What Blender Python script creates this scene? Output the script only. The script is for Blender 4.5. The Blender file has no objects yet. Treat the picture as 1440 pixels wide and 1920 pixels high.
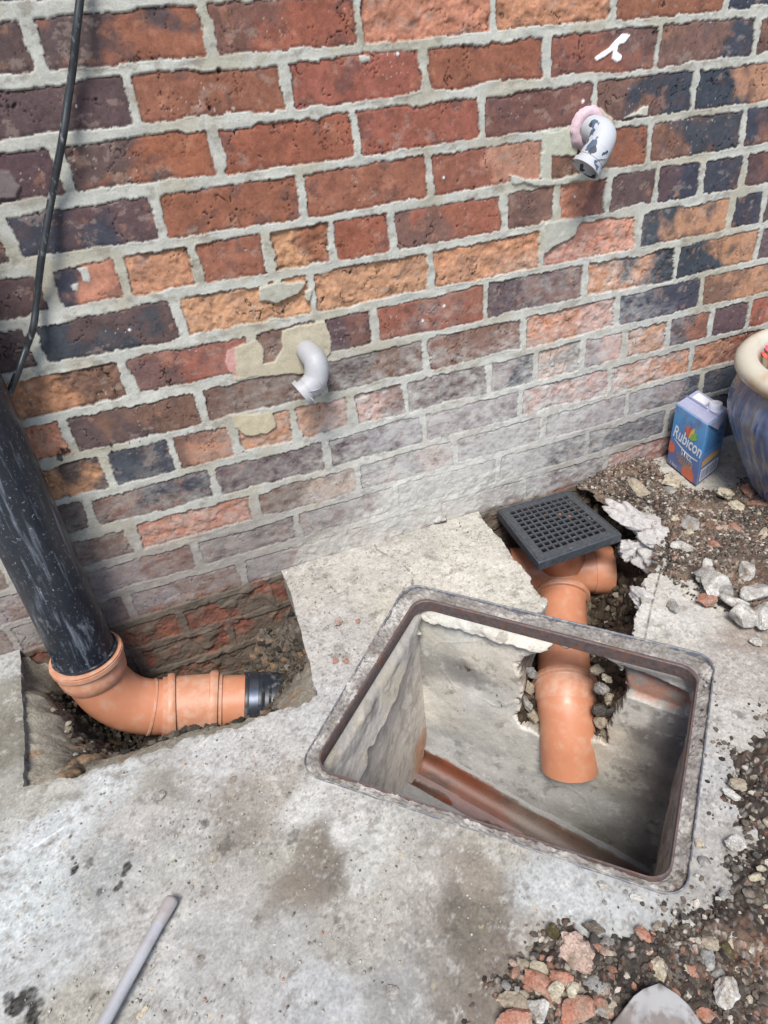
import bpy, math, random
import numpy as np
from mathutils import Vector, Euler, Matrix
# ------------------------------------------------------------------ camera, world, sun, exposure
S = bpy.context.scene
C = S.collection
CF = 1257.421                       # focal length in photo pixels (photo 1440 x 1920)
CE = (0.98289815, 0.08413633, -0.37381534)
CO = (-0.06856307, -1.15548162, 0.87608383)
cam = bpy.data.cameras.new('camera'); camo = bpy.data.objects.new('camera', cam); C.objects.link(camo)
cam.sensor_fit = 'VERTICAL'; cam.sensor_height = 24.0; cam.lens = 24.0 * CF / 1920.0
cam.clip_start = 0.02; cam.clip_end = 200
camo.rotation_euler = CE; camo.location = CO
S.camera = camo
SUN_EL, SUN_AZ = math.radians(58), math.radians(205)      # azimuth clockwise from +y
W = bpy.data.worlds.new('World'); S.world = W; W.use_nodes = True
wn = W.node_tree.nodes; wl = W.node_tree.links
bg = wn['Background']; sky = wn.new('ShaderNodeTexSky')
sky.sky_type = 'NISHITA'; sky.sun_disc = False; sky.sun_elevation = SUN_EL; sky.sun_rotation = SUN_AZ
sky.air_density = 1.0; sky.dust_density = 1.5; sky.ozone_density = 1.2
wl.new(sky.outputs[0], bg.inputs[0]); bg.inputs[1].default_value = 0.1
sun = bpy.data.lights.new('sun', 'SUN'); suno = bpy.data.objects.new('sun', sun); C.objects.link(suno)
sun.energy = 2.5; sun.angle = math.radians(20); sun.color = (1.0, 0.96, 0.905)
sd = Vector((math.sin(SUN_AZ) * math.cos(SUN_EL), math.cos(SUN_AZ) * math.cos(SUN_EL), math.sin(SUN_EL)))
suno.rotation_euler = sd.to_track_quat('Z', 'Y').to_euler()
S.view_settings.view_transform = 'Standard'; S.view_settings.look = 'None'
S.view_settings.exposure = 1.0; S.view_settings.gamma = 1.0; S.view_settings.use_curve_mapping = False

# ------------------------------------------------------------------ rays: a photo point on a real plane
Rm = np.array(Euler(CE).to_matrix()); Oc = np.array(CO)
def ray(u, v): return Rm @ np.array([(u - 720) / CF, -(v - 960) / CF, -1.0])
def G(u, v, z=0.0): d = ray(u, v); return Oc + d * ((z - Oc[2]) / d[2])
def Wp(u, v, y=0.0): d = ray(u, v); return Oc + d * ((y - Oc[1]) / d[1])
def onplane(u, v, p0, n): d = ray(u, v); return Oc + d * (((p0 - Oc) @ n) / (d @ n))

# ------------------------------------------------------------------ numpy noise
def _tab(seed): return np.random.RandomState(seed).rand(256, 256).astype(np.float32)
_T = {}
def vn(x, y, s, seed=0):
    if seed not in _T: _T[seed] = _tab(seed)
    t = _T[seed]; an = .35 + seed * 1.137; ca, sa = math.cos(an), math.sin(an); x, y = (np.asarray(x) * ca - np.asarray(y) * sa) / s + 37.3 * (seed % 7), (np.asarray(x) * sa + np.asarray(y) * ca) / s + 11.7 * (seed % 5)
    xi = np.floor(x).astype(np.int64); yi = np.floor(y).astype(np.int64); fx = x - xi; fy = y - yi
    fx = fx * fx * fx * (fx * (fx * 6 - 15) + 10); fy = fy * fy * fy * (fy * (fy * 6 - 15) + 10)
    a = t[xi & 255, yi & 255]; b = t[(xi + 1) & 255, yi & 255]; c = t[xi & 255, (yi + 1) & 255]; d = t[(xi + 1) & 255, (yi + 1) & 255]
    return (a * (1 - fx) + b * fx) * (1 - fy) + (c * (1 - fx) + d * fx) * fy
def fb(x, y, s, o=4, seed=0, g=0.5):
    r = 0; a = 1; t = 0
    for i in range(o):
        r = r + a * (vn(x, y, s / 2 ** i, seed + i * 3) - 0.5) * 2; t += a; a *= g
    return r / t * 1.5
def wor(x, y, s, seed=0, jit=0.9):
    t = _T.setdefault(seed + 900, _tab(seed + 900)); t2 = _T.setdefault(seed + 901, _tab(seed + 901))
    x = np.asarray(x) / s; y = np.asarray(y) / s; xi = np.floor(x).astype(np.int64); yi = np.floor(y).astype(np.int64)
    f1 = np.full(x.shape, 9.0); f2 = np.full(x.shape, 9.0); idv = np.zeros(x.shape)
    for i in (-1, 0, 1):
        for j in (-1, 0, 1):
            cx = xi + i; cy = yi + j; a = t[cx & 255, cy & 255]; b = t2[cx & 255, cy & 255]
            d = np.hypot(cx + 0.5 + (a - 0.5) * jit - x, cy + 0.5 + (b - 0.5) * jit - y)
            m = d < f1; f2 = np.where(m, f1, np.minimum(f2, d)); idv = np.where(m, (a * 7.13 + b * 3.77) % 1, idv); f1 = np.where(m, d, f1)
    return f1, f2, idv
def ss(a, b, x): t = np.clip((x - a) / (b - a), 0, 1); return t * t * (3 - 2 * t)
def lerp(a, b, t): return a * (1 - t) + b * t
def mixc(a, b, t): return a * (1 - t[..., None]) + np.asarray(b) * t[..., None]
def lin(c): c = np.asarray(c, float) / 255; return np.where(c <= 0.04045, c / 12.92, ((c + 0.055) / 1.055) ** 2.4)
KA = 1.22
def alb(*c): return lin(c) / KA      # sRGB seen in daylight -> base colour
def idw(x, y, pts, vals, p=3.0, eps=0.01):
    pts = np.asarray(pts); vals = np.asarray(vals, float); acc = 0; ws = 0
    for (px, py), v in zip(pts, vals):
        w = 1.0 / ((x - px) ** 2 + (y - py) ** 2 + eps ** 2) ** (p / 2); ws = ws + w
        acc = acc + (w[..., None] * v if np.ndim(v) else w * v)
    return acc / (ws[..., None] if np.ndim(vals[0]) else ws)
def rbf(x, y, P):
    P = np.asarray(P); n = len(P); A = np.hypot(P[:, None, 0] - P[None, :, 0], P[:, None, 1] - P[None, :, 1]) + np.eye(n) * -0.004
    M = np.zeros((n + 1, n + 1)); M[:n, :n] = A; M[:n, n] = 1; M[n, :n] = 1
    w = np.linalg.lstsq(M, np.append(P[:, 2], 0), rcond=None)[0]; r = w[n] + 0 * x
    for (px, py, _), a in zip(P, w): r = r + a * np.hypot(x - px, y - py)
    return r
def psdf(x, y, poly):                # signed distance, negative inside
    poly = np.asarray(poly)[:, :2]; d = np.full(x.shape, 1e9); ins = np.zeros(x.shape, bool); n = len(poly)
    for i in range(n):
        ax, ay = poly[i]; bx, by = poly[(i + 1) % n]; ex, ey = bx - ax, by - ay
        t = np.clip(((x - ax) * ex + (y - ay) * ey) / (ex * ex + ey * ey + 1e-12), 0, 1)
        d = np.minimum(d, np.hypot(x - ax - ex * t, y - ay - ey * t))
        if abs(by - ay) > 1e-12:
            c = ((ay > y) != (by > y)) & (x < (bx - ax) * (y - ay) / (by - ay) + ax); ins ^= c
    return np.where(ins, -d, d)
def axis(a, b, lo, hi, h, H):         # fine spacing h in [a,b], growing outwards to [lo,hi]
    c = list(np.arange(a, b + h / 2, h)); s = h; v = c[0]; left = []
    while v > lo: s = min(s * 1.12, H); v -= s; left.append(v)
    s = h; v = c[-1]; right = []
    while v < hi: s = min(s * 1.12, H); v += s; right.append(v)
    return np.array(left[::-1] + c + right)

# ------------------------------------------------------------------ objects
def tag(o, label=None, cat=None, group=None, kind=None):
    if label: o['label'] = label
    if cat: o['category'] = cat
    if group: o['group'] = group
    if kind: o['kind'] = kind
    return o
def link(name, me, mat=None, parent=None):
    o = bpy.data.objects.new(name, me); C.objects.link(o)
    if mat and me: me.materials.append(mat)
    if parent: o.parent = parent; o.matrix_parent_inverse = parent.matrix_world.inverted()
    return o
def thing(name, loc, label, cat, group=None):
    o = bpy.data.objects.new(name, None); C.objects.link(o); o.location = loc; o.empty_display_size = 0.02
    bpy.context.view_layer.update()
    return tag(o, label, cat, group)
def npmesh(name, V, F, col=None, smooth=True):
    V = np.asarray(V, np.float32); F = np.asarray(F, np.int32); me = bpy.data.meshes.new(name)
    me.vertices.add(len(V)); me.vertices.foreach_set('co', V.ravel())
    k = F.shape[1]; me.loops.add(F.size); me.loops.foreach_set('vertex_index', F.ravel())
    me.polygons.add(len(F)); me.polygons.foreach_set('loop_start', np.arange(len(F), dtype=np.int32) * k)
    me.polygons.foreach_set('loop_total', np.full(len(F), k, np.int32))
    if smooth: me.polygons.foreach_set('use_smooth', np.ones(len(F), bool))
    me.update(calc_edges=True); me.validate()
    if col is not None:
        a = me.color_attributes.new('Col', 'FLOAT_COLOR', 'POINT'); a.data.foreach_set('color', np.asarray(col, np.float32).ravel())
    return me
def sheet(name, P, col, wet=None, keep=None, extra=None, flip=False):
    n, m = P.shape[:2]; idx = np.arange(n * m).reshape(n, m)
    F = np.stack([idx[:-1, :-1], idx[1:, :-1], idx[1:, 1:], idx[:-1, 1:]], -1)
    if flip: F = F[..., ::-1]
    F = F.reshape(-1, 4)
    if keep is not None: F = F[keep.reshape(-1)]
    V = P.reshape(-1, 3); c4 = np.ones((n * m, 4)); c4[:, :3] = np.clip(col.reshape(-1, 3), 0.002, 1); c4[:, 3] = 0 if wet is None else wet.reshape(-1)
    if extra is not None:
        EV, EF, EC = extra; F = np.concatenate([F, EF]); V = np.concatenate([V, EV]); c4 = np.concatenate([c4, EC])
    used = np.unique(F); mp = np.zeros(len(V), np.int64); mp[used] = np.arange(len(used))
    return npmesh(name, V[used], mp[F], c4[used])

def tube(path, rad, seg=40, cap0=False, cap1=False, sub=0):
    P = [Vector(p) for p in path]; R = list(rad) if hasattr(rad, '__len__') else [rad] * len(P)
    T = []
    for i in range(len(P)):
        a = P[max(i - 1, 0)]; b = P[min(i + 1, len(P) - 1)]; d = b - a
        T.append(d.normalized() if d.length > 1e-9 else (T[-1] if T else Vector((0, 0, 1))))
    for i in range(len(P)):            # a step in radius keeps the direction of its neighbour
        if i and (P[i] - P[i - 1]).length < 1e-6: T[i] = T[i - 1]
    up = Vector((0, 0, 1)) if abs(T[0].z) < 0.9 else Vector((1, 0, 0)); N = (up - T[0] * up.dot(T[0])).normalized(); V = []; F = []
    for i, p in enumerate(P):
        N = (N - T[i] * N.dot(T[i])).normalized(); B = T[i].cross(N)
        for k in range(seg):
            a = 2 * math.pi * k / seg; V.append(p + (N * math.cos(a) + B * math.sin(a)) * R[i])
    for i in range(len(P) - 1):
        for k in range(seg):
            a = i * seg + k; b = i * seg + (k + 1) % seg; F.append((a, b, b + seg, a + seg))
    me = bpy.data.meshes.new('tube'); ff = list(F)
    if cap0: ff.append(tuple(range(seg))[::-1])
    if cap1: ff.append(tuple((len(P) - 1) * seg + k for k in range(seg)))
    me.from_pydata([tuple(v) for v in V], [], ff); me.update()
    for p in me.polygons: p.use_smooth = len(p.vertices) == 4
    return me
def sharp(me, ang=35):
    me.set_sharp_from_angle(angle=math.radians(ang)); return me
def smoothpath(pts, n=8):
    pts = [Vector(p) for p in pts]; out = []
    for i in range(len(pts) - 1):
        p0 = pts[max(i - 1, 0)]; p1 = pts[i]; p2 = pts[i + 1]; p3 = pts[min(i + 2, len(pts) - 1)]
        for k in range(n):
            t = k / n; out.append(0.5 * ((2 * p1) + (p2 - p0) * t + (2 * p0 - 5 * p1 + 4 * p2 - p3) * t * t + (3 * p1 - p0 - 3 * p2 + p3) * t ** 3))
    out.append(pts[-1]); return out
def join_mesh(ms):
    V = []; F = []; sm = []
    for m in ms:
        o = len(V); V += [tuple(v.co) for v in m.vertices]
        for p in m.polygons: F.append(tuple(o + i for i in p.vertices)); sm.append(p.use_smooth)
    me = bpy.data.meshes.new('joined'); me.from_pydata(V, [], F); me.update()
    for p, s in zip(me.polygons, sm): p.use_smooth = s
    return me
def boxmesh(corners8):
    me = bpy.data.meshes.new('box'); me.from_pydata([tuple(c) for c in corners8], [], [(0, 3, 2, 1), (4, 5, 6, 7), (0, 1, 5, 4), (1, 2, 6, 5), (2, 3, 7, 6), (3, 0, 4, 7)]); me.update(); return me
def bevel(o, w, seg=2):
    m = o.modifiers.new('bevel', 'BEVEL'); m.width = w; m.segments = seg; m.limit_method = 'ANGLE'; m.angle_limit = 0.5

# ------------------------------------------------------------------ materials
def mat_new(name):
    m = bpy.data.materials.new(name); m.use_nodes = True; nt = m.node_tree; return m, nt, nt.nodes['Principled BSDF']
def N(nt, t, **k):
    n = nt.nodes.new(t)
    for a, b in k.items():
        if a.startswith('i_'): n.inputs[a[2:].replace('_', ' ')].default_value = b
        else: setattr(n, a, b)
    return n
def noise(nt, scale, detail=6, rough=0.6, vec=None):
    n = N(nt, 'ShaderNodeTexNoise'); n.inputs['Scale'].default_value = scale; n.inputs['Detail'].default_value = detail; n.inputs['Roughness'].default_value = rough
    g = vec or N(nt, 'ShaderNodeTexCoord').outputs['Object']; nt.links.new(g, n.inputs['Vector']); return n.outputs['Fac']
def ramp(nt, src, a, b, ca=(0, 0, 0, 1), cb=(1, 1, 1, 1)):
    r = N(nt, 'ShaderNodeValToRGB'); r.color_ramp.elements[0].position = a; r.color_ramp.elements[1].position = b
    r.color_ramp.elements[0].color = ca; r.color_ramp.elements[1].color = cb; nt.links.new(src, r.inputs[0]); return r.outputs[0]
def mix(nt, fac, a, b, mode='MIX'):
    n = N(nt, 'ShaderNodeMix', data_type='RGBA', blend_type=mode)
    for s, v in ((n.inputs[0], fac), (n.inputs[6], a), (n.inputs[7], b)):
        if hasattr(v, 'links') or hasattr(v, 'is_output'): nt.links.new(v, s)
        else: s.default_value = v if not isinstance(v, tuple) or len(v) == 4 else (*v, 1)
    return n.outputs[2]
def bump(nt, bs, h, strength=0.5, dist=0.001, prev=None):
    b = N(nt, 'ShaderNodeBump'); b.inputs['Strength'].default_value = strength; b.inputs['Distance'].default_value = dist
    nt.links.new(h, b.inputs['Height'])
    if prev: nt.links.new(prev, b.inputs['Normal'])
    nt.links.new(b.outputs[0], bs.inputs['Normal']); return b.outputs[0]
def mat_surface(name, rough=0.9, var=0.25, s1=350, s2=1400, bd=0.0012, bs_=0.6, wetrough=0.35):
    m, nt, bs = mat_new(name); at = N(nt, 'ShaderNodeAttribute', attribute_name='Col')
    n1 = noise(nt, s1, 5, 0.65); n2 = noise(nt, s2, 3, 0.6)
    v1 = ramp(nt, n1, 0.3, 0.7, (1 - var,) * 3 + (1,), (1 + var,) * 3 + (1,)); v2 = ramp(nt, n2, 0.25, 0.75, (1 - var * .6,) * 3 + (1,), (1 + var * .6,) * 3 + (1,))
    c = mix(nt, 1.0, at.outputs['Color'], v1, 'MULTIPLY'); c = mix(nt, 1.0, c, v2, 'MULTIPLY'); nt.links.new(c, bs.inputs['Base Color'])
    r = N(nt, 'ShaderNodeMapRange'); r.inputs[3].default_value = rough; r.inputs[4].default_value = wetrough; nt.links.new(at.outputs['Alpha'], r.inputs[0]); nt.links.new(r.outputs[0], bs.inputs['Roughness'])
    b1 = bump(nt, bs, n1, bs_, bd); bump(nt, bs, n2, bs_, bd * .35, b1); bs.inputs['Specular IOR Level'].default_value = 0.3
    return m
def mat_simple(name, col, rough=0.6, metal=0.0, var=0.15, scale=60, bd=0.0003, col2=None, thr=(0.5, 0.65), spec=0.4, stretch=None, scale2=None):
    m, nt, bs = mat_new(name); tc = N(nt, 'ShaderNodeTexCoord').outputs['Object']
    if stretch:
        mp = N(nt, 'ShaderNodeMapping'); mp.inputs['Scale'].default_value = stretch; nt.links.new(tc, mp.inputs[0]); tc2 = mp.outputs[0]
    else: tc2 = tc
    n1 = noise(nt, scale, 6, 0.6, tc); v = ramp(nt, n1, 0.3, 0.7, (1 - var,) * 3 + (1,), (1 + var,) * 3 + (1,))
    c = mix(nt, 1.0, (*col, 1), v, 'MULTIPLY')
    if col2 is not None:
        n2 = noise(nt, scale2 or scale * .5, 8, 0.62, tc2); f = ramp(nt, n2, *thr); c = mix(nt, f, c, (*col2, 1))
        rr = N(nt, 'ShaderNodeMapRange'); rr.inputs[3].default_value = rough; rr.inputs[4].default_value = min(rough + .35, .9); nt.links.new(f, rr.inputs[0]); nt.links.new(rr.outputs[0], bs.inputs['Roughness'])
    else: bs.inputs['Roughness'].default_value = rough
    nt.links.new(c, bs.inputs['Base Color']); bs.inputs['Metallic'].default_value = metal; bs.inputs['Specular IOR Level'].default_value = spec
    bump(nt, bs, n1, 0.5, bd); return m

M_brick = mat_surface('brick_and_mortar', 0.88, 0.16, 420, 1500, 0.0009)
M_conc = mat_surface('concrete', 0.9, 0.2, 260, 1100, 0.0011)
M_soil = mat_surface('soil', 0.95, 0.35, 260, 900, 0.003, 0.9)
M_rend = mat_surface('cement_render', 0.85, 0.14, 240, 1300, 0.0008, 0.7, 0.36)

# ================================================================== BRICK WALL
dzm = {0: .0061, 1: .0082, 2: .0104, 3: .006, 4: .0047, 5: .0034, 6: -.0037, 7: -.0059, 8: -.0095, 9: -.0132, 10: -.0113}
def rowz(k): return 0.93 - 0.075 * k + (dzm[k] if k in dzm else (.0061 if k < 0 else -.0113))
JP = {0: [(64, 86), (389, 53), (672, 33), (925, 22), (1151, 11), (1361, 8)],
 1: [(250, 194), (537, 156), (796, 125), (1026, 103), (1233, 92), (1418, 67)],
 2: [(122, 328), (407, 283), (665, 244), (904, 211), (1115, 181), (1302, 167)],
 3: [(15, 452), (299, 413), (565, 361), (806, 328), (1019, 306), (1218, 269), (1394, 242)],
 4: [(92, 541), (231, 519), (367, 497), (503, 472), (622, 447), (736, 433), (946, 405), (1043, 397), (1140, 364), (1232, 344), (1315, 333), (1395, 319)],
 5: [(64, 644), (335, 594), (585, 552), (808, 508), (1015, 469), (1197, 430), (1369, 408), (1430, 395)],
 6: [(237, 705), (475, 660), (605, 640), (703, 619), (910, 577), (1096, 530), (1268, 491), (1422, 455)],
 7: [(125, 812), (376, 752), (606, 722), (799, 674), (982, 630), (1157, 580), (1315, 549)],
 8: [(203, 882), (325, 846), (440, 820), (553, 797), (660, 764), (761, 747), (917, 705), (1004, 688), (1093, 660), (1172, 641), (1254, 619), (1334, 602), (1404, 586)],
 9: [(169, 965), (404, 907), (614, 864), (796, 809), (976, 762), (1144, 713), (1296, 674)],
 10: [(253, 1012), (478, 950), (672, 905), (854, 859), (1018, 807), (1176, 752), (1315, 722)],
 11: [(150, 1085), (369, 1040), (560, 994), (744, 942), (934, 898), (1100, 840), (1250, 790)],
 12: [(20, 1190), (228, 1098), (450, 1050)], 13: [(330, 1130), (500, 1090)], 14: [(260, 1230), (430, 1180)], 15: [(320, 1260)]}
TOK = {0: 'pp pr br oo oo rr kb', 1: 'pp rr rr rr rb bk bb', 2: 'pp pr rr rr bb bk ko', 3: 'pp kp rr rr ro br bk kb',
 4: 'pp ko oo rr or rr br bb ob pp pk kk pb', 5: 'pp kp OO oo oo oO ko kk pp', 6: 'ob br bb pb rr pb ok ko pp', 7: 'oo pb bb pb bb oP kk bo',
 8: 'op kk bo oo oP Pb pp gk Pg gP Po pr pp ro', 9: 'pp bk pp pg gg PP Po or', 10: 'bb oo bP gP gg gg gk kk', 11: 'gb gb gp gb gg gk kk kk',
 12: 'gb gp gb gb', 13: 'bR Rb bR', 14: 'RR RR RR', 15: 'RR RR'}
PAL = {'r': alb(150, 96, 77), 'o': alb(184, 134, 108), 'O': alb(204, 148, 114), 'b': alb(122, 92, 82), 'p': alb(94, 77, 78), 'k': alb(66, 70, 80),
       'g': alb(142, 132, 132), 'P': alb(194, 160, 148), 'R': alb(142, 80, 58)}
WPOLY = []      # (polygon px, colour, height, edge noise)
def wpoly(px, col, h, en=0.0015): WPOLY.append(([Wp(*q)[[0, 2]] for q in px], np.array(col), h, en))
mort = alb(188, 188, 179); beige = alb(188, 179, 156)
wpoly([(438, 650), (480, 636), (495, 655), (495, 680), (560, 676), (565, 700), (500, 704), (440, 712)], beige, .002)
wpoly([(530, 620), (610, 600), (622, 640), (620, 662), (600, 680), (590, 700), (520, 705), (515, 680), (528, 655)], beige, .002)
wpoly([(424, 655), (440, 648), (444, 705), (430, 700), (420, 680)], alb(196, 150, 142), .001)
wpoly([(485, 540), (530, 528), (575, 528), (560, 552), (515, 572), (490, 562)], alb(176, 174, 160), .004)
wpoly([(572, 545), (582, 545), (580, 572), (572, 562)], alb(186, 184, 172), .003)
wpoly([(436, 780), (510, 772), (518, 800), (500, 812), (460, 818), (440, 800)], alb(190, 180, 154), .002)
wpoly([(1018, 250), (1080, 236), (1090, 262), (1080, 292), (1020, 292)], alb(186, 188, 170), .002)
wpoly([(1012, 285), (1034, 285), (1034, 340), (1012, 332)], alb(186, 186, 172), .002)
wpoly([(955, 328), (1030, 340), (1110, 318), (1120, 336), (1045, 348), (960, 345)], alb(184, 184, 174), .003)
wpoly([(1022, 420), (1092, 408), (1078, 440), (1060, 452), (1022, 472)], alb(178, 178, 166), .003)
wpoly([(1086, 205), (1128, 204), (1150, 222), (1142, 252), (1084, 250)], alb(196, 184, 168), .002)
wpoly([(1200, 205), (1215, 198), (1212, 215), (1170, 222)], alb(196, 192, 178), .002)
wpoly([(-40, 318), (18, 322), (34, 350), (30, 372), (-40, 378)], alb(120, 108, 108), .002)
wpoly([(1115, 108), (1140, 92), (1152, 78), (1168, 64), (1181, 66), (1172, 80), (1160, 84), (1157, 97), (1166, 104), (1164, 112), (1157, 116), (1148, 110), (1150, 94), (1134, 106), (1119, 114)], alb(248, 248, 248) * 1.15, .0006, .0004)
wpoly([(146, 505), (160, 502), (172, 520), (168, 530), (158, 525)], mort, .001)
wpoly([(132, 535), (145, 532), (146, 547), (134, 545)], mort, .001)
wpoly([(672, 104), (694, 104), (694, 115), (676, 117)], mort, .001, .0005)
wpoly([(1155, 2), (1160, 0), (1160, 0), (1157, 4)], mort, .001)
WASH = [(870, 900, .97), (760, 930, .9), (950, 850, .88), (1050, 800, .75), (1150, 760, .5), (700, 900, .65), (620, 930, .4), (500, 900, .25), (400, 980, .3), (300, 1000, .3), (900, 760, .6),
 (1000, 720, .55), (1100, 680, .4), (820, 800, .62), (720, 830, .5), (650, 800, .35), (560, 850, .25), (1250, 790, .25), (1330, 770, .1), (1400, 750, .05), (1200, 640, .2), (950, 690, .3), (850, 730, .3),
 (700, 740, .3), (600, 760, .2), (300, 760, .03), (100, 850, .02), (400, 300, 0), (1000, 300, 0), (1300, 500, 0), (700, 600, .02), (900, 600, .06), (1050, 600, .15), (100, 100, 0), (1400, 100, 0), (1350, 640, .05),
 (450, 1080, .3), (350, 1120, .3), (560, 1040, .4), (300, 1180, .08), (400, 1240, 0), (50, 1150, .3), (50, 1080, .4), (950, 920, .45), (1000, 880, .7), (1050, 860, .5), (200, 600, 0), (500, 500, 0), (800, 400, 0), (800, 950, .8)]
def build_wall():
    xs = axis(-0.56, 1.42, -1.6, 2.6, .0019, .012); zs = axis(-0.32, 1.02, -0.42, 2.1, .0019, .012)
    X, Z = np.meshgrid(xs, zs, indexing='ij')
    zb = [(rowz(k) + rowz(k + 1)) / 2 for k in range(-16, 18)]          # descending
    zw = Z + fb(X, Z, .16, 3, 5) * .0022; xw0 = X + fb(X, Z, .03, 2, 8) * .0015
    row = np.searchsorted(-np.array(zb), -zw) - 16 + 0                   # row k lies between zb[k-1] and zb[k]
    dist = np.full(X.shape, 1e3); colA = np.zeros(X.shape + (3,)); colB = np.zeros(X.shape + (3,)); u = np.zeros(X.shape); bid = np.zeros(X.shape); spal = np.zeros(X.shape)
    rs = np.random.RandomState(4)
    gen = ['rr', 'br', 'pb', 'rr', 'bk', 'or', 'pp', 'bb', 'rb', 'kp']
    mh = .0057 + .002 * ss(-.3, .5, fb(X, Z, .12, 2, 15)) + .0015 * ss(.6, -.1, X)      # half joint
    for k in range(-16, 17):
        m = row == k
        if not m.any(): continue
        top = (rowz(k) + rowz(k - 1)) / 2; bot = (rowz(k) + rowz(k + 1)) / 2; cz = (top + bot) / 2; hh = (top - bot) / 2
        if k in JP:
            J = sorted(Wp(*q)[0] for q in JP[k]); tk = TOK[k].split(); off = 0
        else: J = [(.06 if k % 2 else .17) + .225 * i + (k % 3) * .01 for i in range(-3, 5)]; tk = None
        st = .1125 if k in (4, 8, -1, -5, -10) else .225; J0 = list(J); n0 = 0
        while J[0] > -1.8: J.insert(0, J[0] - st); n0 += 1
        while J[-1] < 2.8: J.append(J[-1] + st)
        J = np.array(J); xm = xw0[m] + (Z[m] - cz) * vn(X[m], Z[m], .2, 31) * .06; i = np.clip(np.searchsorted(J, xm), 1, len(J) - 1)
        ca = np.zeros((len(J) + 1, 3)); cb = ca.copy(); ids = rs.rand(len(J) + 1); sp = np.zeros(len(J) + 1)
        for b in range(len(J) + 1):
            q = b - n0                                                   # token index
            t = tk[q] if tk is not None and 0 <= q < len(tk) else gen[rs.randint(len(gen))]
            jit = 1 + (rs.rand(3) - .5) * .16 + (rs.rand() - .5) * .14
            ca[b] = PAL[t[0]] * jit; cb[b] = PAL[t[1]] * jit; sp[b] = 1.0 if t[0] in 'oOP' else (.5 if t[0] == 'R' else .12)
        l = J[i - 1]; r = J[i]; cx = (l + r) / 2; hw = (r - l) / 2
        mm = mh[m]; dx = np.abs(xm - cx) - (hw - mm * .95); dz = np.abs(zw[m] - cz) - (hh - mm)
        rr = .004; dist[m] = np.hypot(np.maximum(dx + rr, 0), np.maximum(dz + rr, 0)) + np.minimum(np.maximum(dx + rr, dz + rr), 0) - rr
        colA[m] = ca[i]; colB[m] = cb[i]; u[m] = (xm - cx) / hw; bid[m] = ids[i]; spal[m] = sp[i]
    e = fb(X, Z, .05, 3, 21) * .0016 + fb(X, Z, .012, 4, 25) * .0016 + fb(X, Z, .0045, 2, 27) * .0010
    flake = ss(.42, .62, vn(X, Z, .055, 51) + .25 * fb(X, Z, .02, 3, 52)) * .0035 * ss(.5, .9, vn(X, Z, .11, 57) * 1.3)
    d = dist + e + flake
    fm = ss(-.0006, .0006, d)                                            # 1 = mortar
    # brick colours
    n1 = fb(X + bid * 3, Z, .045, 5, 61); n2 = fb(X + bid * 5, Z, .018, 5, 67, .6)
    t = ss(-.35, .35, u * .9 + n1 * .8); bc = colA * (1 - t[..., None]) + colB * t[..., None]
    n3 = fb(X + bid * 9, Z, .03, 5, 71, .6)
    dark = ss(.25, .6, n3) * .5 * (1 - .4 * spal); bc = mixc(bc, PAL['p'] * .85, dark)
    lite = ss(.5, .7, fb(X + bid * 2, Z, .022, 5, 77, .62)) * .35; bc = mixc(bc, PAL['o'] * .92, lite)
    bc = bc * (1 + .22 * n2 + .14 * fb(X, Z, .006, 3, 81, .8))[..., None]; pit_ = ss(.45, .75, fb(X + bid, Z, .007, 3, 83, .7)) * ss(-.1, .4, fb(X, Z, .04, 3, 85)); bc = bc * (1 - .42 * pit_ * (.5 + .5 * spal))[..., None]; smear = ss(.42, .66, fb(X + bid * 2, Z * 1.6, .03, 6, 87, .68)); bc = mixc(bc, alb(168, 150, 138), smear * .38)
    edgeb = ss(-.006, -.001, d) * ss(0, .5, n1 + .2); bc = mixc(bc, PAL['p'] * .8, edgeb * .35)
    px_, pz_ = X + fb(X, Z, .004, 2, 90) * .0018, Z + fb(X, Z, .004, 2, 92) * .0018; f1, f2, ip = wor(px_, pz_, .0052, 91); pore = ss(.26, .12, f1 + .15 * vn(X, Z, .01, 94)) * (ip > .72) * ss(.35, .7, vn(X, Z, .04, 93)); bc = bc * (1 - .55 * pore)[..., None]
    rid = np.abs(fb(X + bid * 7, Z * .8, .05, 4, 95, .55)); crack = ss(.022, .006, rid) * ss(.52, .66, vn(X + bid * 4, Z, .045, 99)); bc = bc * (1 - .72 * crack)[..., None]
    ol = ss(.0011, .0002, np.abs(d + .0007)) * ss(.45, .62, vn(X, Z, .018, 201)); bc = bc * (1 - .5 * ol)[..., None]; rid2 = np.abs(fb(X + bid * 3, Z, .022, 4, 203, .6)); crack = np.maximum(crack, ss(.03, .008, rid2) * ss(.62, .72, vn(X + bid * 8, Z, .035, 205)) * .9); bc = bc * (1 - .5 * crack)[..., None]
    speck = ss(.93, .96, vn(X, Z, .0035, 103)) * ss(.62, .8, vn(X, Z, .06, 105)); bc = mixc(bc, alb(205, 195, 190), speck * .6)
    # mortar
    mc = mort * (1 + .07 * fb(X, Z, .03, 5, 111) + .05 * fb(X, Z, .004, 2, 207))[..., None]; mc = mixc(mc, alb(172, 166, 148), ss(.0, .5, fb(X, Z, .07, 5, 113)) * .7); mc = mixc(mc, alb(140, 132, 120), ss(.25, .6, fb(X, Z * 1.5, .025, 6, 115, .65)) * .55)
    mc = mc * (1 - .35 * ss(.012, .002, np.abs(fb(X * .5, Z, .04, 3, 117))) * ss(.5, .7, vn(X, Z, .05, 118)))[..., None]
    rim = ss(.0022, .0003, np.abs(d - .0004)); mc = mc * (1 - .10 * rim * ss(.4, .6, vn(X, Z, .02, 119)))[..., None]
    col = mixc(bc, mc, fm)
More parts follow.
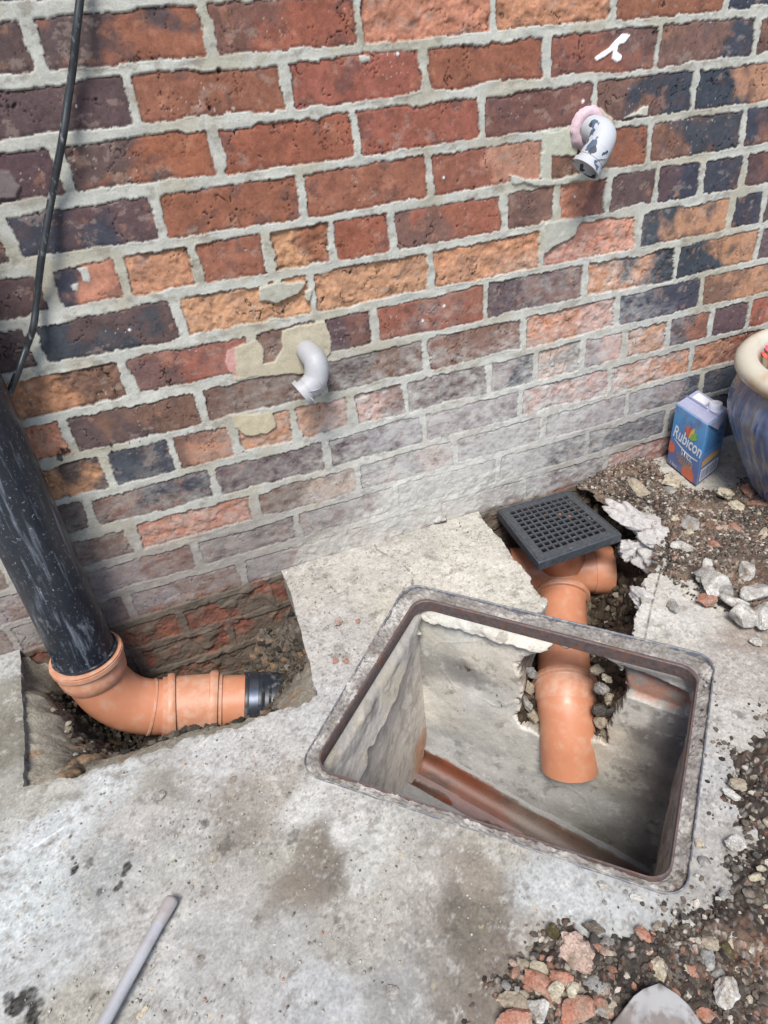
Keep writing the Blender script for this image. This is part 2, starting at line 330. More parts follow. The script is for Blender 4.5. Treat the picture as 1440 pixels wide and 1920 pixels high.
    # wash of mortar slurry and bloom
    wp = [(Wp(a, b)[0], Wp(a, b)[2]) for a, b, _ in WASH]; w = idw(X + fb(X, Z, .08, 3, 121) * .02, Z + fb(X, Z, .08, 3, 122) * .015, wp, [c for _, _, c in WASH], 4.0, .02)
    w = np.where(Z > .75, 0, w) * ss(.7, .5, Z); sc = fb(X, Z * 1.8, .02, 5, 125, .7)
    wf = np.clip(w * 1.02 + sc * .55 * (w > .02) * np.minimum(w * 3, 1), 0, 1) * ss(.02, .12, w)
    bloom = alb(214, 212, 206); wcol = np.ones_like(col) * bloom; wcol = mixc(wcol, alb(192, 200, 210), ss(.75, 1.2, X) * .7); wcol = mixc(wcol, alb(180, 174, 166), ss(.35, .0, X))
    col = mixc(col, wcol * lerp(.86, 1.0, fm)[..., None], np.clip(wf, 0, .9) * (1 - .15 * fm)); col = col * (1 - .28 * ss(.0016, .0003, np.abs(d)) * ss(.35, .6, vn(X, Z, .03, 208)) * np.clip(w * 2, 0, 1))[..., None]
    col = col * (1 - .25 * ss(.1, .8, fb(X, Z * 1.6, .012, 4, 127)) * np.clip(w * 2, 0, 1))[..., None]
    # grime low on the wall: bed joints vanish into grey brown
    low = ss(.22, .08, Z + .04 * fb(X, Z, .1, 3, 131)) * ss(1.3, .9, X) * (1 - np.clip(w * 1.1, 0, 1))
    gr = alb(128, 116, 110); col = mixc(col, gr * (1 + .22 * fb(X, Z * 2.5, .03, 5, 133))[..., None], low * (.45 + .4 * fm))
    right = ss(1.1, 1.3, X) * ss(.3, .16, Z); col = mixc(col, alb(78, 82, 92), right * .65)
    # below ground: damp, muddy, orange red brick
    bel = ss(.008, -.02, Z + .008 * fb(X, Z, .05, 3, 135)); mud = ss(-.35, .5, fb(X, Z, .05, 6, 137, .6) + .45 * fm + .15 + ss(-.17, -.3, Z) * .5)
    red = mixc(np.ones_like(col) * alb(132, 84, 66), alb(104, 66, 54), ss(-.3, .4, n2)); bcol = mixc(red, alb(98, 88, 76), mud); col = mixc(col, bcol, bel * .95)
    h = -.0006 + .0006 * n1 + .0004 * n2 - .0022 * crack - .0009 * pore                   # brick face
    h = h - .0008 * pit_ * (.4 + spal) - spal * (.0016 + .0022 * fb(X + bid, Z, .014, 4, 141) + .0016 * ss(.1, .5, fb(X, Z, .03, 3, 143)))
    h = h - .0015 * ss(-.004, .0, d)
    hm = .0004 + .0008 * fb(X, Z, .02, 4, 145) + .0010 * fb(X * .4, Z, .03, 3, 147) + .0010 * ss(.004, .0005, d) * ss(.5, .8, vn(X, Z, .03, 148))
    h = lerp(h, hm, fm); h = h * (1 - .6 * np.clip(w, 0, 1)) + .0004 * np.clip(w, 0, 1) * sc
    h = h + low * .0009 * fb(X, Z * 1.6, .015, 5, 151, .65) + bel * (.0015 * fb(X, Z, .03, 6, 153, .6) + .0025 * mud + .004 * ss(.5, .8, vn(X, Z, .025, 154)) * mud)
    # crumbly skirt of old mortar where the slab meets the wall
    pk = psdf(X, Z, [Wp(*q)[[0, 2]] for q in [(560, 1030), (700, 960), (760, 895), (840, 880), (960, 880), (1010, 920), (890, 960), (700, 1030), (560, 1070)]])
    pkm = ss(.012, -.012, pk + fb(X, Z, .03, 4, 155) * .012); f1, f2, iw = wor(X, Z, .012, 5); h = h + pkm * (.002 + .002 * fb(X, Z, .02, 6, 157, .65))
    col = mixc(col, alb(190, 188, 180) * (1 + .15 * fb(X, Z, .01, 4, 159))[..., None], pkm * .6)
    for poly, c, hh_, en in WPOLY:
        sd_ = psdf(X, Z, poly) + fb(X, Z, .02, 4, 161) * en * 2; mk = ss(.0007, -.0007, sd_)
        col = mixc(col, c * (1 + .08 * fb(X, Z, .012, 4, 163))[..., None], mk); h = lerp(h, hh_ + .0006 * fb(X, Z, .015, 4, 165), mk)
    for (px, py, r_, cc) in [(833, 574, .0035, 225), (793, 602, .0035, 225), (1078, 369, .003, 220), (243, 619, .0028, 235), (143, 199, .002, 235), (1093, 190, .004, 230), (746, 101, .003, 220), (832, 333, .003, 230)]:
        q = Wp(px, py); mk = ss(1, .6, np.hypot(X - q[0], Z - q[2]) / r_); col = mixc(col, alb(cc, cc, cc), mk); h = h + mk * .001
    for (px, py, r_) in [(410, 132, .004), (409, 150, .0015), (392, 204, .004), (742, 238, .002), (858, 424, .003)]:
        q = Wp(px, py); mk = ss(1, .5, np.hypot(X - q[0], Z - q[2]) / (r_ * (1 + .5 * fb(X, Z, .006, 2, 7)))); col = col * (1 - .8 * mk)[..., None]; h = h - mk * .004
    # tar drips left of centre, low
    for (px, py, r_) in [(208, 835, .003), (210, 848, .0025), (213, 862, .002), (218, 880, .002), (352, 812, .003), (350, 825, .002), (110, 856, .006), (120, 850, .006), (128, 846, .004), (243, 830, .0015), (262, 828, .002), (275, 818, .002)]:
        q = Wp(px, py); mk = ss(1, .6, np.hypot(X - q[0], (Z - q[2]) * .6) / r_ + .5 * fb(X, Z, .006, 3, 9)); col = mixc(col, alb(30, 34, 40), mk * .85)
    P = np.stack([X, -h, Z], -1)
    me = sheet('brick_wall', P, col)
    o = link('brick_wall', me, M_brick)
    return tag(o, 'old red and blue brick house wall with smeared pale grey pointing', 'wall')
build_wall()

# ================================================================== GROUND
def gxy(pts, z=0): return np.array([G(u, v, z)[:2] for u, v in pts])
FO = np.array([(.291, -.165), (.681, -.584), (.358, -.877), (-.033, -.496)])      # manhole frame, outer corners
FI = np.array([(.292, -.221), (.632, -.596), (.353, -.850), (-.007, -.500)])      # inner corners
def rounded(poly, r, n=8):
    out = []; m = len(poly)
    for i in range(m):
        p = poly[i]; a = poly[i - 1] - p; b = poly[(i + 1) % m] - p; la, lb = np.linalg.norm(a), np.linalg.norm(b); a = a / la; b = b / lb
        th = math.acos(np.clip(a @ b, -1, 1)); d = r / math.tan(th / 2); c = p + (a + b) / np.linalg.norm(a + b) * r / math.sin(th / 2)
        p0 = p + a * d; p1 = p + b * d; a0 = math.atan2(*(p0 - c)[::-1]); a1 = math.atan2(*(p1 - c)[::-1]); da = (a1 - a0 + math.pi) % (2 * math.pi) - math.pi
        for k in range(n + 1): out.append(c + r * np.array([math.cos(a0 + da * k / n), math.sin(a0 + da * k / n)]))
    return np.array(out)
def offset(poly, d):                  # + = outwards (poly may be either winding)
    m = len(poly); c = poly.mean(0); L = []
    for i in range(m):
        a, b = poly[i], poly[(i + 1) % m]; e = (b - a) / np.linalg.norm(b - a); n = np.array([e[1], -e[0]])
        if n @ (a - c) < 0: n = -n
        L.append((a + n * d, e))
    out = []
    for i in range(m):
        (A, e), (B, f) = L[i - 1], L[i]; t = np.linalg.solve(np.stack([e, -f], 1), B - A); out.append(A + t[0] * e)
    return np.array(out)
LH = gxy([(36, 1150), (36, 1206), (40, 1300), (45, 1380), (46, 1472), (100, 1455), (135, 1457), (180, 1440), (240, 1422), (285, 1402), (330, 1396), (360, 1376), (385, 1373), (410, 1364), (450, 1360), (480, 1346),
  (520, 1338), (560, 1320), (596, 1302), (587, 1275), (580, 1240), (560, 1170), (545, 1110), (525, 1063), (520, 1000)])
RH = gxy([(885, 930), (895, 958), (915, 985), (938, 1008), (958, 1040), (985, 1072), (1003, 1088), (1008, 1105), (1024, 1120), (1022, 1140), (1012, 1150), (1060, 1230), (1190, 1230), (1186, 1196), (1196, 1170), (1202, 1135),
  (1215, 1095), (1232, 1066), (1240, 1050), (1246, 1010), (1240, 985), (1215, 960), (1180, 930), (1140, 880), (1130, 820)])
CRK = gxy([(1208, 1200), (1222, 1130), (1238, 1070), (1254, 1010)])
SC = [(700, 1050, 186, 182, 176), (600, 1100, 178, 174, 168), (850, 1080, 198, 194, 184), (900, 1000, 188, 184, 175), (560, 1080, 176, 172, 166), (650, 1200, 176, 173, 170), (620, 1350, 180, 180, 180), (500, 1400, 176, 175, 174),
 (400, 1440, 182, 182, 182), (300, 1490, 146, 144, 138), (200, 1480, 184, 187, 188), (100, 1550, 190, 195, 198), (50, 1700, 184, 190, 192), (250, 1560, 172, 170, 167), (200, 1620, 158, 160, 160), (350, 1600, 166, 166, 163),
 (450, 1500, 150, 145, 138), (520, 1480, 160, 155, 148), (430, 1580, 140, 135, 128), (570, 1520, 190, 190, 187), (600, 1610, 122, 116, 106), (560, 1670, 126, 118, 108), (500, 1620, 160, 158, 150), (700, 1600, 184, 184, 180),
 (640, 1570, 192, 192, 190), (700, 1700, 168, 166, 160), (650, 1760, 160, 158, 152), (550, 1760, 160, 160, 158), (880, 1650, 138, 130, 120), (870, 1720, 114, 108, 98), (910, 1800, 118, 110, 102), (820, 1790, 140, 136, 130),
 (790, 1680, 158, 154, 148), (740, 1860, 150, 150, 148), (600, 1880, 172, 174, 176), (400, 1750, 167, 167, 166), (250, 1780, 173, 173, 172), (100, 1800, 176, 179, 180), (150, 1880, 160, 158, 150), (950, 1590, 172, 169, 160),
 (1010, 1680, 180, 183, 184), (1090, 1700, 180, 183, 184), (1000, 1760, 156, 152, 146), (1300, 1150, 188, 186, 181), (1250, 1140, 192, 190, 184), (1380, 1250, 165, 160, 154), (1350, 1350, 176, 173, 169), (1370, 1480, 172, 172, 172),
 (1340, 1600, 165, 163, 160), (1400, 1200, 150, 140, 132), (15, 1300, 138, 136, 128), (15, 1400, 124, 121, 112), (15, 1240, 170, 172, 172), (20, 1470, 150, 150, 144), (90, 1490, 168, 168, 162), (770, 1000, 176, 173, 166), (760, 1150, 182, 178, 168), (590, 1580, 124, 117, 108), (622, 1640, 116, 110, 102), (575, 1635, 120, 114, 106), (850, 1695, 112, 106, 98), (905, 1700, 116, 110, 100), (935, 1760, 120, 112, 104), (860, 1775, 112, 106, 98), (905, 1850, 122, 114, 106), (860, 1830, 130, 124, 116), (690, 1640, 180, 180, 176), (760, 1640, 170, 168, 162), (450, 1640, 164, 162, 158), (960, 1840, 128, 120, 112), (-300, 1500, 160, 160, 156), (300, 2300, 165, 165, 163), (1700, 1500, 150, 146, 140)]
BLOB = [(139, 1630, .007, .95), (136, 1609, .004, .8), (168, 1622, .008, .6), (240, 1624, .007, .85), (232, 1640, .004, .8), (186, 1672, .005, .7), (218, 1665, .005, .8), (227, 1655, .004, .8), (133, 1570, .003, .7), (152, 1590, .003, .6),
 (30, 1890, .012, .9), (52, 1868, .010, .85), (60, 1905, .012, .9), (15, 1870, .006, .8), (75, 1880, .006, .7), (297, 1494, .010, .6), (383, 1543, .007, .6), (425, 1585, .012, .5), (630, 1170, .008, .35), (610, 1178, .006, .35), (700, 1155, .012, .3), (628, 1228, .01, .3),
 (550, 1570, .01, .4), (480, 1720, .006, .4), (630, 1722, .005, .5), (190, 1770, .004, .4), (1300, 1345, .006, .5), (1385, 1340, .008, .5), (690, 1262, .006, .3), (1250, 1190, .01, .3), (175, 1868, .004, .5)]
WARM = np.array([.945, .93, .895])
def slab_col(X, Y):
    wx = fb(X, Y, .10, 4, 201) * .014; wy = fb(X, Y, .10, 4, 203) * .014
    c = idw(X + wx, Y + wy, gxy([(a, b) for a, b, *_ in SC]), [alb(*v) for _, _, *v in SC], 5.0, .012)
    n = fb(X, Y, .035, 6, 205, .62); c = c * (1 + .15 * n + .10 * fb(X, Y, .006, 3, 222, .8))[..., None]
    d = ss(.25, .7, fb(X, Y, .02, 6, 209, .7)); c = mixc(c, alb(118, 112, 104), d * .55)
    l = ss(.3, .7, fb(X, Y, .016, 6, 211, .7)); c = mixc(c, alb(206, 206, 204), l * .4)
    qx = X + fb(X, Y, .004, 2, 218) * .0016; qy = Y + fb(X, Y, .004, 2, 219) * .0016; f1, f2, i = wor(qx, qy, .0055, 21); g = ss(.33, .2, f1) * (i > .8) * ss(.35, .65, vn(X, Y, .05, 213)); c = mixc(c, alb(196, 192, 184), g * .5); c = c * (1 + .16 * fb(X, Y, .0035, 2, 224) * ss(.3, .6, vn(X, Y, .05, 225)))[..., None]; ag = ss(.40, .58, fb(X, Y, .009, 5, 226, .75)); c = mixc(c, alb(132, 127, 120), ag * .5)
    f1, f2, i2 = wor(qx, qy, .0065, 23); g2 = ss(.32, .16, f1 + .25 * i2 - .2) * (i2 > .80) * ss(.3, .6, vn(X, Y, .08, 220)); c = mixc(c, alb(98, 95, 92), g2 * .65)
    f1, f2, i3 = wor(qx, qy, .03, 27); g3 = ss(.10, .06, f1) * (i3 > .86); c = mixc(c, alb(190, 174, 140), g3 * .6)
    for px, py, r, a in BLOB:
        q = G(px, py); m = np.hypot(X - q[0], Y - q[1]) / r + fb(X, Y, .008, 4, 215) * .55; c = mixc(c, alb(52, 50, 48), ss(1.1, .7, m) * a * (.75 + .5 * vn(X, Y, .003, 217)))
    return c * WARM, g, g2, g3, n
def build_slab():
    xs = axis(-.60, 1.22, -2.2, 3.0, .0021, .03); ys = axis(-1.02, -.004, -2.6, -.004, .0021, .03)
    X, Y = np.meshgrid(xs, ys, indexing='ij')
    wob = fb(X, Y, .03, 4, 221)
    lh = psdf(X, Y, LH); rh = psdf(X, Y, RH)
    rag = ss(.02, -.03, X - .0) * 0 + 1
    fr = lambda p: np.hypot(*(0, 0))
    px_ = G(500, 1345)[:2]
    ragL = ss(-.30, -.33, Y) * ss(.05, .03, X)                     # broken front lip of the left hole, crisp elsewhere
    lh = lh + wob * (.0012 + .007 * ragL); rh = rh + wob * (.003 + .008 * ss(-.2, -.3, Y)); hole = np.minimum(lh, rh)
    fo = psdf(X, Y, rounded(offset(FO, -.0015), .035)); hole = np.minimum(hole, fo)
    c, g, g2, g3, n = slab_col(X, Y)
    f1, f2, _ = wor(X, Y, .006, 21)
    h = .0016 * fb(X, Y, .12, 3, 231) + .0011 * fb(X, Y, .02, 5, 233, .6) + .0011 * g * (1 - f1 * 1.5) + .0006 * g2 - .0009 * ss(.2, .6, fb(X, Y, .014, 5, 235, .65))
    rock = ss(.012, 0, np.minimum(lh, rh)) * (1 - ss(.03, .0, np.abs(X - .055)) * ss(-.31, -.29, Y) * (X < .2)); h = h + rock * (.0018 * fb(X, Y, .012, 4, 237) - .0022 * ss(.010, .0, np.minimum(lh, rh)))
    # a crust edge: newer skim lies over older concrete
    cr = psdf(X, Y, gxy([(610, 1540), (650, 1590), (618, 1680), (606, 1740), (640, 1800), (760, 1790), (800, 1700), (840, 1620), (960, 1590), (1100, 1700), (1060, 1500), (800, 1480)])) + fb(X, Y, .04, 4, 239) * .012
    h = h + .0016 * ss(.002, -.002, cr); c = c * (1 - .25 * ss(.0016, .0004, np.abs(cr)) * ss(.4, .6, vn(X, Y, .05, 240)))[..., None]
    for (a, b, amp) in [((1020, 1060), (1120, 1100), 1)]: pass
    seg = lambda P: np.minimum.reduce([np.abs(psdf(X, Y, np.array([P[i], P[i + 1], P[i + 1] + 1e-5]))) for i in range(len(P) - 1)])
    ck = seg(CRK); k = ss(.0016, .0006, ck); h = h - k * .004; c = c * (1 - .55 * k)[..., None]
    ck2 = seg(gxy([(700, 1010), (706, 1030), (745, 1050), (775, 1075), (772, 1100)])) + fb(X, Y, .02, 3, 241) * .003; k = ss(.0012, .0003, ck2); h = h - k * .002; c = c * (1 - .5 * k)[..., None]
    ck3 = seg(gxy([(46, 1475), (44, 1560)])) + fb(X, Y, .02, 3, 243) * .002
    scr = seg(gxy([(62, 1589), (122, 1552)])) + fb(X, Y, .01, 3, 245) * .001; c = mixc(c, alb(226, 230, 230), ss(.0016, .0006, scr) * .8)
    keep = (hole[:-1, :-1] > 0) & (hole[1:, :-1] > 0) & (hole[1:, 1:] > 0) & (hole[:-1, 1:] > 0)
    # snap rim vertices on to the outline
    idx = np.arange(X.size).reshape(X.shape); kp = np.zeros((X.shape[0] + 1, X.shape[1] + 1), bool); kp[1:-1, 1:-1] = keep
    cnt = kp[:-1, :-1].astype(int) + kp[1:, :-1] + kp[1:, 1:] + kp[:-1, 1:]; bd = (cnt > 0) & (cnt < 4) & (hole < .006) & (X > xs[2])
    gx, gy = np.gradient(hole, xs, ys); gl = np.hypot(gx, gy) + 1e-6; s = np.where(bd, np.clip(hole, 0, .004), 0)
    X2 = X - gx / gl * s; Y2 = Y - gy / gl * s
    P = np.stack([X2, Y2, h], -1)
    # skirts: boundary edges go down as broken concrete
    E_ = []
    K = kp[1:-1, 1:-1]; n0, m0 = K.shape
    a = K[:-1] & ~K[1:]; i, j = np.nonzero(a); E_ += [(idx[x + 1, y], idx[x + 1, y + 1]) for x, y in zip(i, j)]
    a = ~K[:-1] & K[1:]; i, j = np.nonzero(a); E_ += [(idx[x + 1, y + 1], idx[x + 1, y]) for x, y in zip(i, j)]
    a = K[:, :-1] & ~K[:, 1:]; i, j = np.nonzero(a); E_ += [(idx[x + 1, y + 1], idx[x, y + 1]) for x, y in zip(i, j)]
    a = ~K[:, :-1] & K[:, 1:]; i, j = np.nonzero(a); E_ += [(idx[x, y + 1], idx[x + 1, y + 1]) for x, y in zip(i, j)]
    E_ = np.array(E_); Vf = P.reshape(-1, 3); cf = c.reshape(-1, 3); bv = np.unique(E_); mp = {v: q for q, v in enumerate(bv)}
    fof = np.minimum(fo.reshape(-1)[bv], 9); lay = [.006, .014, .024, .036, .05, .066, .08]; base = len(Vf); EV = []; EC = []; bx, by = Vf[bv, 0], Vf[bv, 1]
    gxf = (gx / gl).reshape(-1)[bv]; gyf = (gy / gl).reshape(-1)[bv]; isfr = fof < .004; straight = np.clip(((bx > .0) & (by > -.31) & (bx < .2)).astype(float), 0, 1)
    for L in lay:
        amp = np.where(isfr, 0, np.where(straight > 0, .0015, .005)); o = (fb(bx + L * 1.3, by - L * 1.7, .02, 4, 251) + .4 * fb(bx + L * 3, by, .006, 3, 253)) * amp
        inn = np.where(isfr, 0, L * np.where(straight > 0, .06, .12))
        EV.append(np.stack([bx + gxf * (o + inn * (0.3 + vn(bx, by, .05, 255))), by + gyf * (o + inn), Vf[bv, 2] - L], -1))
        dk = (.85 + .2 * fb(bx, by + L * 2, .01, 4, 257))[:, None]; ec = np.clip(cf[bv] * .25 + alb(172, 168, 158) * .75, 0, 1) * dk; EC.append(np.concatenate([ec, np.zeros((len(bv), 1))], 1))
    EV = np.concatenate(EV); EC = np.concatenate(EC); nb = len(bv); ia = np.array([mp[v] for v in E_[:, 0]]); ib = np.array([mp[v] for v in E_[:, 1]]); F = []
    F.append(np.stack([E_[:, 1], E_[:, 0], base + ia, base + ib], -1))
    for q in range(len(lay) - 1): F.append(np.stack([base + q * nb + ib, base + q * nb + ia, base + (q + 1) * nb + ia, base + (q + 1) * nb + ib], -1))
    me = sheet('concrete_slab', P, c, None, keep, (EV, np.concatenate(F), EC)); me.set_sharp_from_angle(angle=math.radians(50))
    tag(link('concrete_slab', me, M_conc), kind='structure')
build_slab()

def pit(name, box, pts, colf, hh=.0024, clod=1.0, seed=0, lim=-.012, marg=.012):
    x0, x1, y0, y1 = box; X, Y = np.meshgrid(np.arange(x0, x1, hh), np.arange(y0, y1 + hh / 2, hh), indexing='ij')
    Z = rbf(X, Y, pts); Xs, Ys = X + Z * .75 + fb(X + Z, Y, .02, 3, seed) * .006, Y + Z * .65 + fb(X, Y + Z, .02, 3, seed + 9) * .006; f1, f2, i = wor(Xs, Ys, .017, seed + 1); g1, g2_, j = wor(Xs, Ys, .0075, seed + 2)
    c, wet, sm = colf(X, Y, Z, i)
    Z = Z + clod * sm * ((.013 * np.sqrt(np.clip(1 - f1, 0, 1)) * (i > .35) + .006 * np.sqrt(np.clip(1 - g1, 0, 1)) * (j > .2)) + .007 * fb(X, Y, .03, 4, seed + 3)) - .009 * clod * sm
    Z = np.minimum(Z, lim)
    hx = fb(X + Z, Y, .012, 3, seed + 5) * .004 * clod * sm; hy = fb(X, Y + Z, .012, 3, seed + 6) * .004 * clod * sm
    P = np.stack([X + hx, np.minimum(Y + hy, .004), Z], -1); c = c * (1 + .30 * (j - .5) * sm + .22 * (i - .5) * sm - .25 * ss(.35, .7, g1) * sm)[..., None]
    cd = psdf(X, Y, offset(FI, marg)); keep = (cd[:-1, :-1] > 0) | (cd[1:, 1:] > 0)
    tag(link(name, sheet(name, P, c, wet, keep), M_soil), kind='structure')
LP = [(50, 1225, -.014), (50, 1300, -.014), (50, 1400, -.014), (50, 1460, -.014), (75, 1450, -.02), (80, 1300, -.028), (85, 1380, -.028), (105, 1440, -.02), (112, 1250, -.07), (100, 1220, -.04), (112, 1340, -.055), (140, 1350, -.13), (150, 1400, -.09), (140, 1440, -.035),
 (235, 1400, -.26), (180, 1370, -.27), (170, 1410, -.2), (200, 1340, -.30), (300, 1375, -.27), (200, 1425, -.06), (250, 1412, -.07), (300, 1392, -.11), (350, 1372, -.14), (380, 1366, -.15), (330, 1398, -.03), (180, 1438, -.018), (400, 1362, -.07), (470, 1345, -.07),
 (592, 1222, -.05), (592, 1300, -.04), (545, 1318, -.07), (510, 1336, -.10), (560, 1260, -.13), (530, 1290, -.16), (575, 1190, -.07), (575, 1240, -.09), (555, 1130, -.09), (520, 1185, -.16), (470, 1230, -.22), (430, 1265, -.27), (400, 1240, -.255), (375, 1268, -.285), (485, 1180, -.14)]
LPX = [tuple(G(a, b, z)[:2]) + (z,) for a, b, z in LP] + [(-.2, -.09, -.3), (-.1, -.1, -.31), (-.3, -.05, -.3), (-.2, -.0, -.3), (-.28, -.16, -.3), (-.15, -.2, -.29), (-.04, -.09, -.3), (-.33, .0, -.29), (-.4, .0, -.2), (-.44, 0, -.06), (-.5, -.1, -.02), (-.5, -.35, -.02), (.12, -.1, -.02), (.12, -.3, -.02), (0, -.45, -.02), (-.3, -.45, -.02)]
def colL(X, Y, Z, i):
    n = fb(X + Z * .8, Y + Z * .7, .03, 6, 301); c = mixc(np.ones(X.shape + (3,)) * alb(110, 102, 92), alb(84, 77, 68), ss(-.3, .4, n))
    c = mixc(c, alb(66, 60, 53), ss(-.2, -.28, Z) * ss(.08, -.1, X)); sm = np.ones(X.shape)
    s = ss(-.16, -.06, Z) * ss(-.22, -.28, Y + .10 * ss(-.3, -.42, X) * 3); s = np.maximum(s, ss(-.36, -.40, X) * ss(-.14, -.07, Z)); c = mixc(c, alb(166, 159, 144) * (1 + .2 * fb(X + Z, Y + Z, .03, 6, 303))[..., None], s * .9); sm = 1 - .7 * s
    b = ss(-.06, .0, X) * ss(-.17, -.22, Y); c = mixc(c, alb(150, 143, 131), b * .8); sm = sm * (1 - .45 * b)
    c = mixc(c, alb(150, 120, 90), ((i > .9) * .6)); return c, np.zeros(X.shape), sm
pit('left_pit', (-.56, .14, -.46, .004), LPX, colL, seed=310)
RPt = [(1135, 870, .012), (1100, 900, .0), (1120, 930, -.012), (1060, 915, -.03), (1000, 925, -.05), (930, 950, -.09), (925, 990, -.2), (1180, 925, -.012), (1235, 985, -.014), (1165, 1000, -.05), (1215, 1040, -.04), (1225, 1070, -.05), (1190, 1100, -.14), (1205, 1130, -.08),
 (1160, 1150, -.22), (1130, 1180, -.26), (1180, 1190, -.12), (1130, 1050, -.2), (1130, 1100, -.27), (1100, 1000, -.14), (960, 1035, -.25)]
_e = (FI[1] - FI[0]) / np.linalg.norm(FI[1] - FI[0]); NB = np.array([-_e[1], _e[0], 0]); NB = NB if NB[1] > 0 else -NB; BP = np.array([*FI[0], 0]) + NB * .006
RPX = [tuple(G(a, b, z)[:2]) + (z,) for a, b, z in RPt] + [(.68, -.13, -.33), (.6, -.25, -.34), (.6, -.08, -.3), (.75, -.2, -.32), (.5, -.05, -.2), (.45, -.1, -.1), (.95, -.1, -.01), (.9, -.3, -.02), (.55, -.02, -.2)]
for (a, b, off, z_) in [(990, 1300, .05, -.17), (985, 1350, .02, -.22), (1130, 1310, .05, -.18), (1140, 1380, .015, -.25), (1150, 1290, .04, -.15)]:
    q = onplane(a, b, BP + NB * off, NB); RPX.append((q[0], q[1], z_ - .04))
for f_, z_ in ((.06, -.1), (.14, -.2), (.20, -.27), (.36, -.25), (.44, -.16), (.5, -.1)): RPX.append(tuple(BP[:2] + _e * f_ + NB[:2] * .075) + (z_,))
RPX += [tuple(BP[:2] + _e * .22 + NB[:2] * .02) + (-.36,), tuple(BP[:2] + _e * .30 + NB[:2] * .02) + (-.36,)]
def colR(X, Y, Z, i):
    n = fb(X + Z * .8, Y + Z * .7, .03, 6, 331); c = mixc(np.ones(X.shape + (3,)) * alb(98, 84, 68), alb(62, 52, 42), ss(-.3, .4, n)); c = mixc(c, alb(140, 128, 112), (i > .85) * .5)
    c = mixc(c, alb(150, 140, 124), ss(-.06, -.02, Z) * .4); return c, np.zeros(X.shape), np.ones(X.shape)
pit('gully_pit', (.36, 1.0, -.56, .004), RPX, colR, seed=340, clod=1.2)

# soil and crumbs lying on the slab
def crumbs(name, xy, z, size, cols, prob, seed, label, grow=3):
    rs = np.random.RandomState(seed); m_ = len(xy); s_ = size[0] + (size[1] - size[0]) * rs.rand(m_) ** grow; V0, F0 = lump(0, (1, .8, .7), seed=seed, planes=7, amp=.2, sub=1); a = rs.rand(m_) * 6.28; ca, sa = np.cos(a)[:, None], np.sin(a)[:, None]; fl = (.6 + .6 * rs.rand(m_))[:, None]; qz = (rs.rand(m_, 1) - .5) * .8
    V = np.stack([(V0[:, 0] * ca - V0[:, 1] * sa) * s_[:, None] + xy[:, :1], (V0[:, 0] * sa + V0[:, 1] * ca) * s_[:, None] * fl + xy[:, 1:], (V0[:, 2] + V0[:, 0] * qz) * s_[:, None] + z[:, None] + s_[:, None] * .15], -1)
    pal = np.array([alb(*c) for c in cols]); c = pal[rs.choice(len(cols), m_, p=np.array(prob) / sum(prob))] * (.8 + .4 * rs.rand(m_, 1)); c4 = np.concatenate([np.repeat(c[:, None], len(V0), 1), np.zeros((m_, len(V0), 1))], -1); F = F0[None] + (np.arange(m_) * len(V0))[:, None, None]
    me = npmesh(name, V.reshape(-1, 3), F.reshape(-1, 3), c4.reshape(-1, 4), True); me.set_sharp_from_angle(angle=.6); tag(link(name, me, M_soil), label, 'soil crumbs', kind='stuff')
def lump(c, sc, n=4, seed=0, amp=.2, freq=2.5, planes=0, sub=3):
    rs = np.random.RandomState(seed); import bmesh as _b
    bm = _b.new(); _b.ops.create_icosphere(bm, subdivisions=sub, radius=1.0); V = np.array([v.co[:] for v in bm.verts]); F = [tuple(v.index for v in f_.verts) for f_ in bm.faces]; bm.free(); r = np.ones(len(V))
    if planes:
        nn = rs.randn(planes, 3); nn /= np.linalg.norm(nn, axis=1)[:, None]; hh = .72 + .3 * rs.rand(planes); dd = V @ nn.T; r = np.min(np.where(dd > .05, hh / np.maximum(dd, .05), 9), 1); r = np.minimum(r, 1.25)
    ph = rs.rand(6) * 50; r = r * (1 + amp * (fb(V[:, 0] + ph[0], V[:, 1] + V[:, 2] * .7 + ph[1], 1 / freq, 4, 500) * .6 + fb(V[:, 2] + ph[2], V[:, 0] - V[:, 1] * .6 + ph[3], 1 / freq, 4, 503) * .6)); V = V * r[:, None] * np.asarray(sc)
    return V, np.array(F)
def pitcrumbs(name, pts, outl, n, seed, label, cols, prob, zlo):
    rs = np.random.RandomState(seed); lo, hi = outl.min(0) - .02, outl.max(0) + .02; xy = lo + (hi - lo) * rs.rand(n * 3, 2); k = (psdf(xy[:, 0], xy[:, 1], outl) < .02) & (psdf(xy[:, 0], xy[:, 1], offset(FI, .03)) > 0) & (xy[:, 1] < -.004); xy = xy[k][:n]; z = rbf(xy[:, 0], xy[:, 1], pts)
    k = (z < zlo) & (vn(xy[:, 0], xy[:, 1], .04, seed) > .3); crumbs(name, xy[k], np.minimum(z[k], -.015) + .003, (.0012, .011), cols, prob, seed, label, 3.5)
pitcrumbs('earth_crumbs', LPX, LH, 5200, 71, 'loose dark earth clods lining the pit around the black soil pipe', [(92, 84, 74), (70, 63, 55), (54, 49, 43), (120, 111, 98), (130, 106, 86)], [.35, .3, .2, .1, .05], -.075)
pitcrumbs('earth_crumbs', RPX, RH, 3600, 73, 'loose dark earth clods lining the pit under the square grating', [(96, 84, 70), (70, 60, 50), (56, 48, 42), (150, 142, 128), (140, 104, 84)], [.35, .3, .22, .09, .04], -.03)
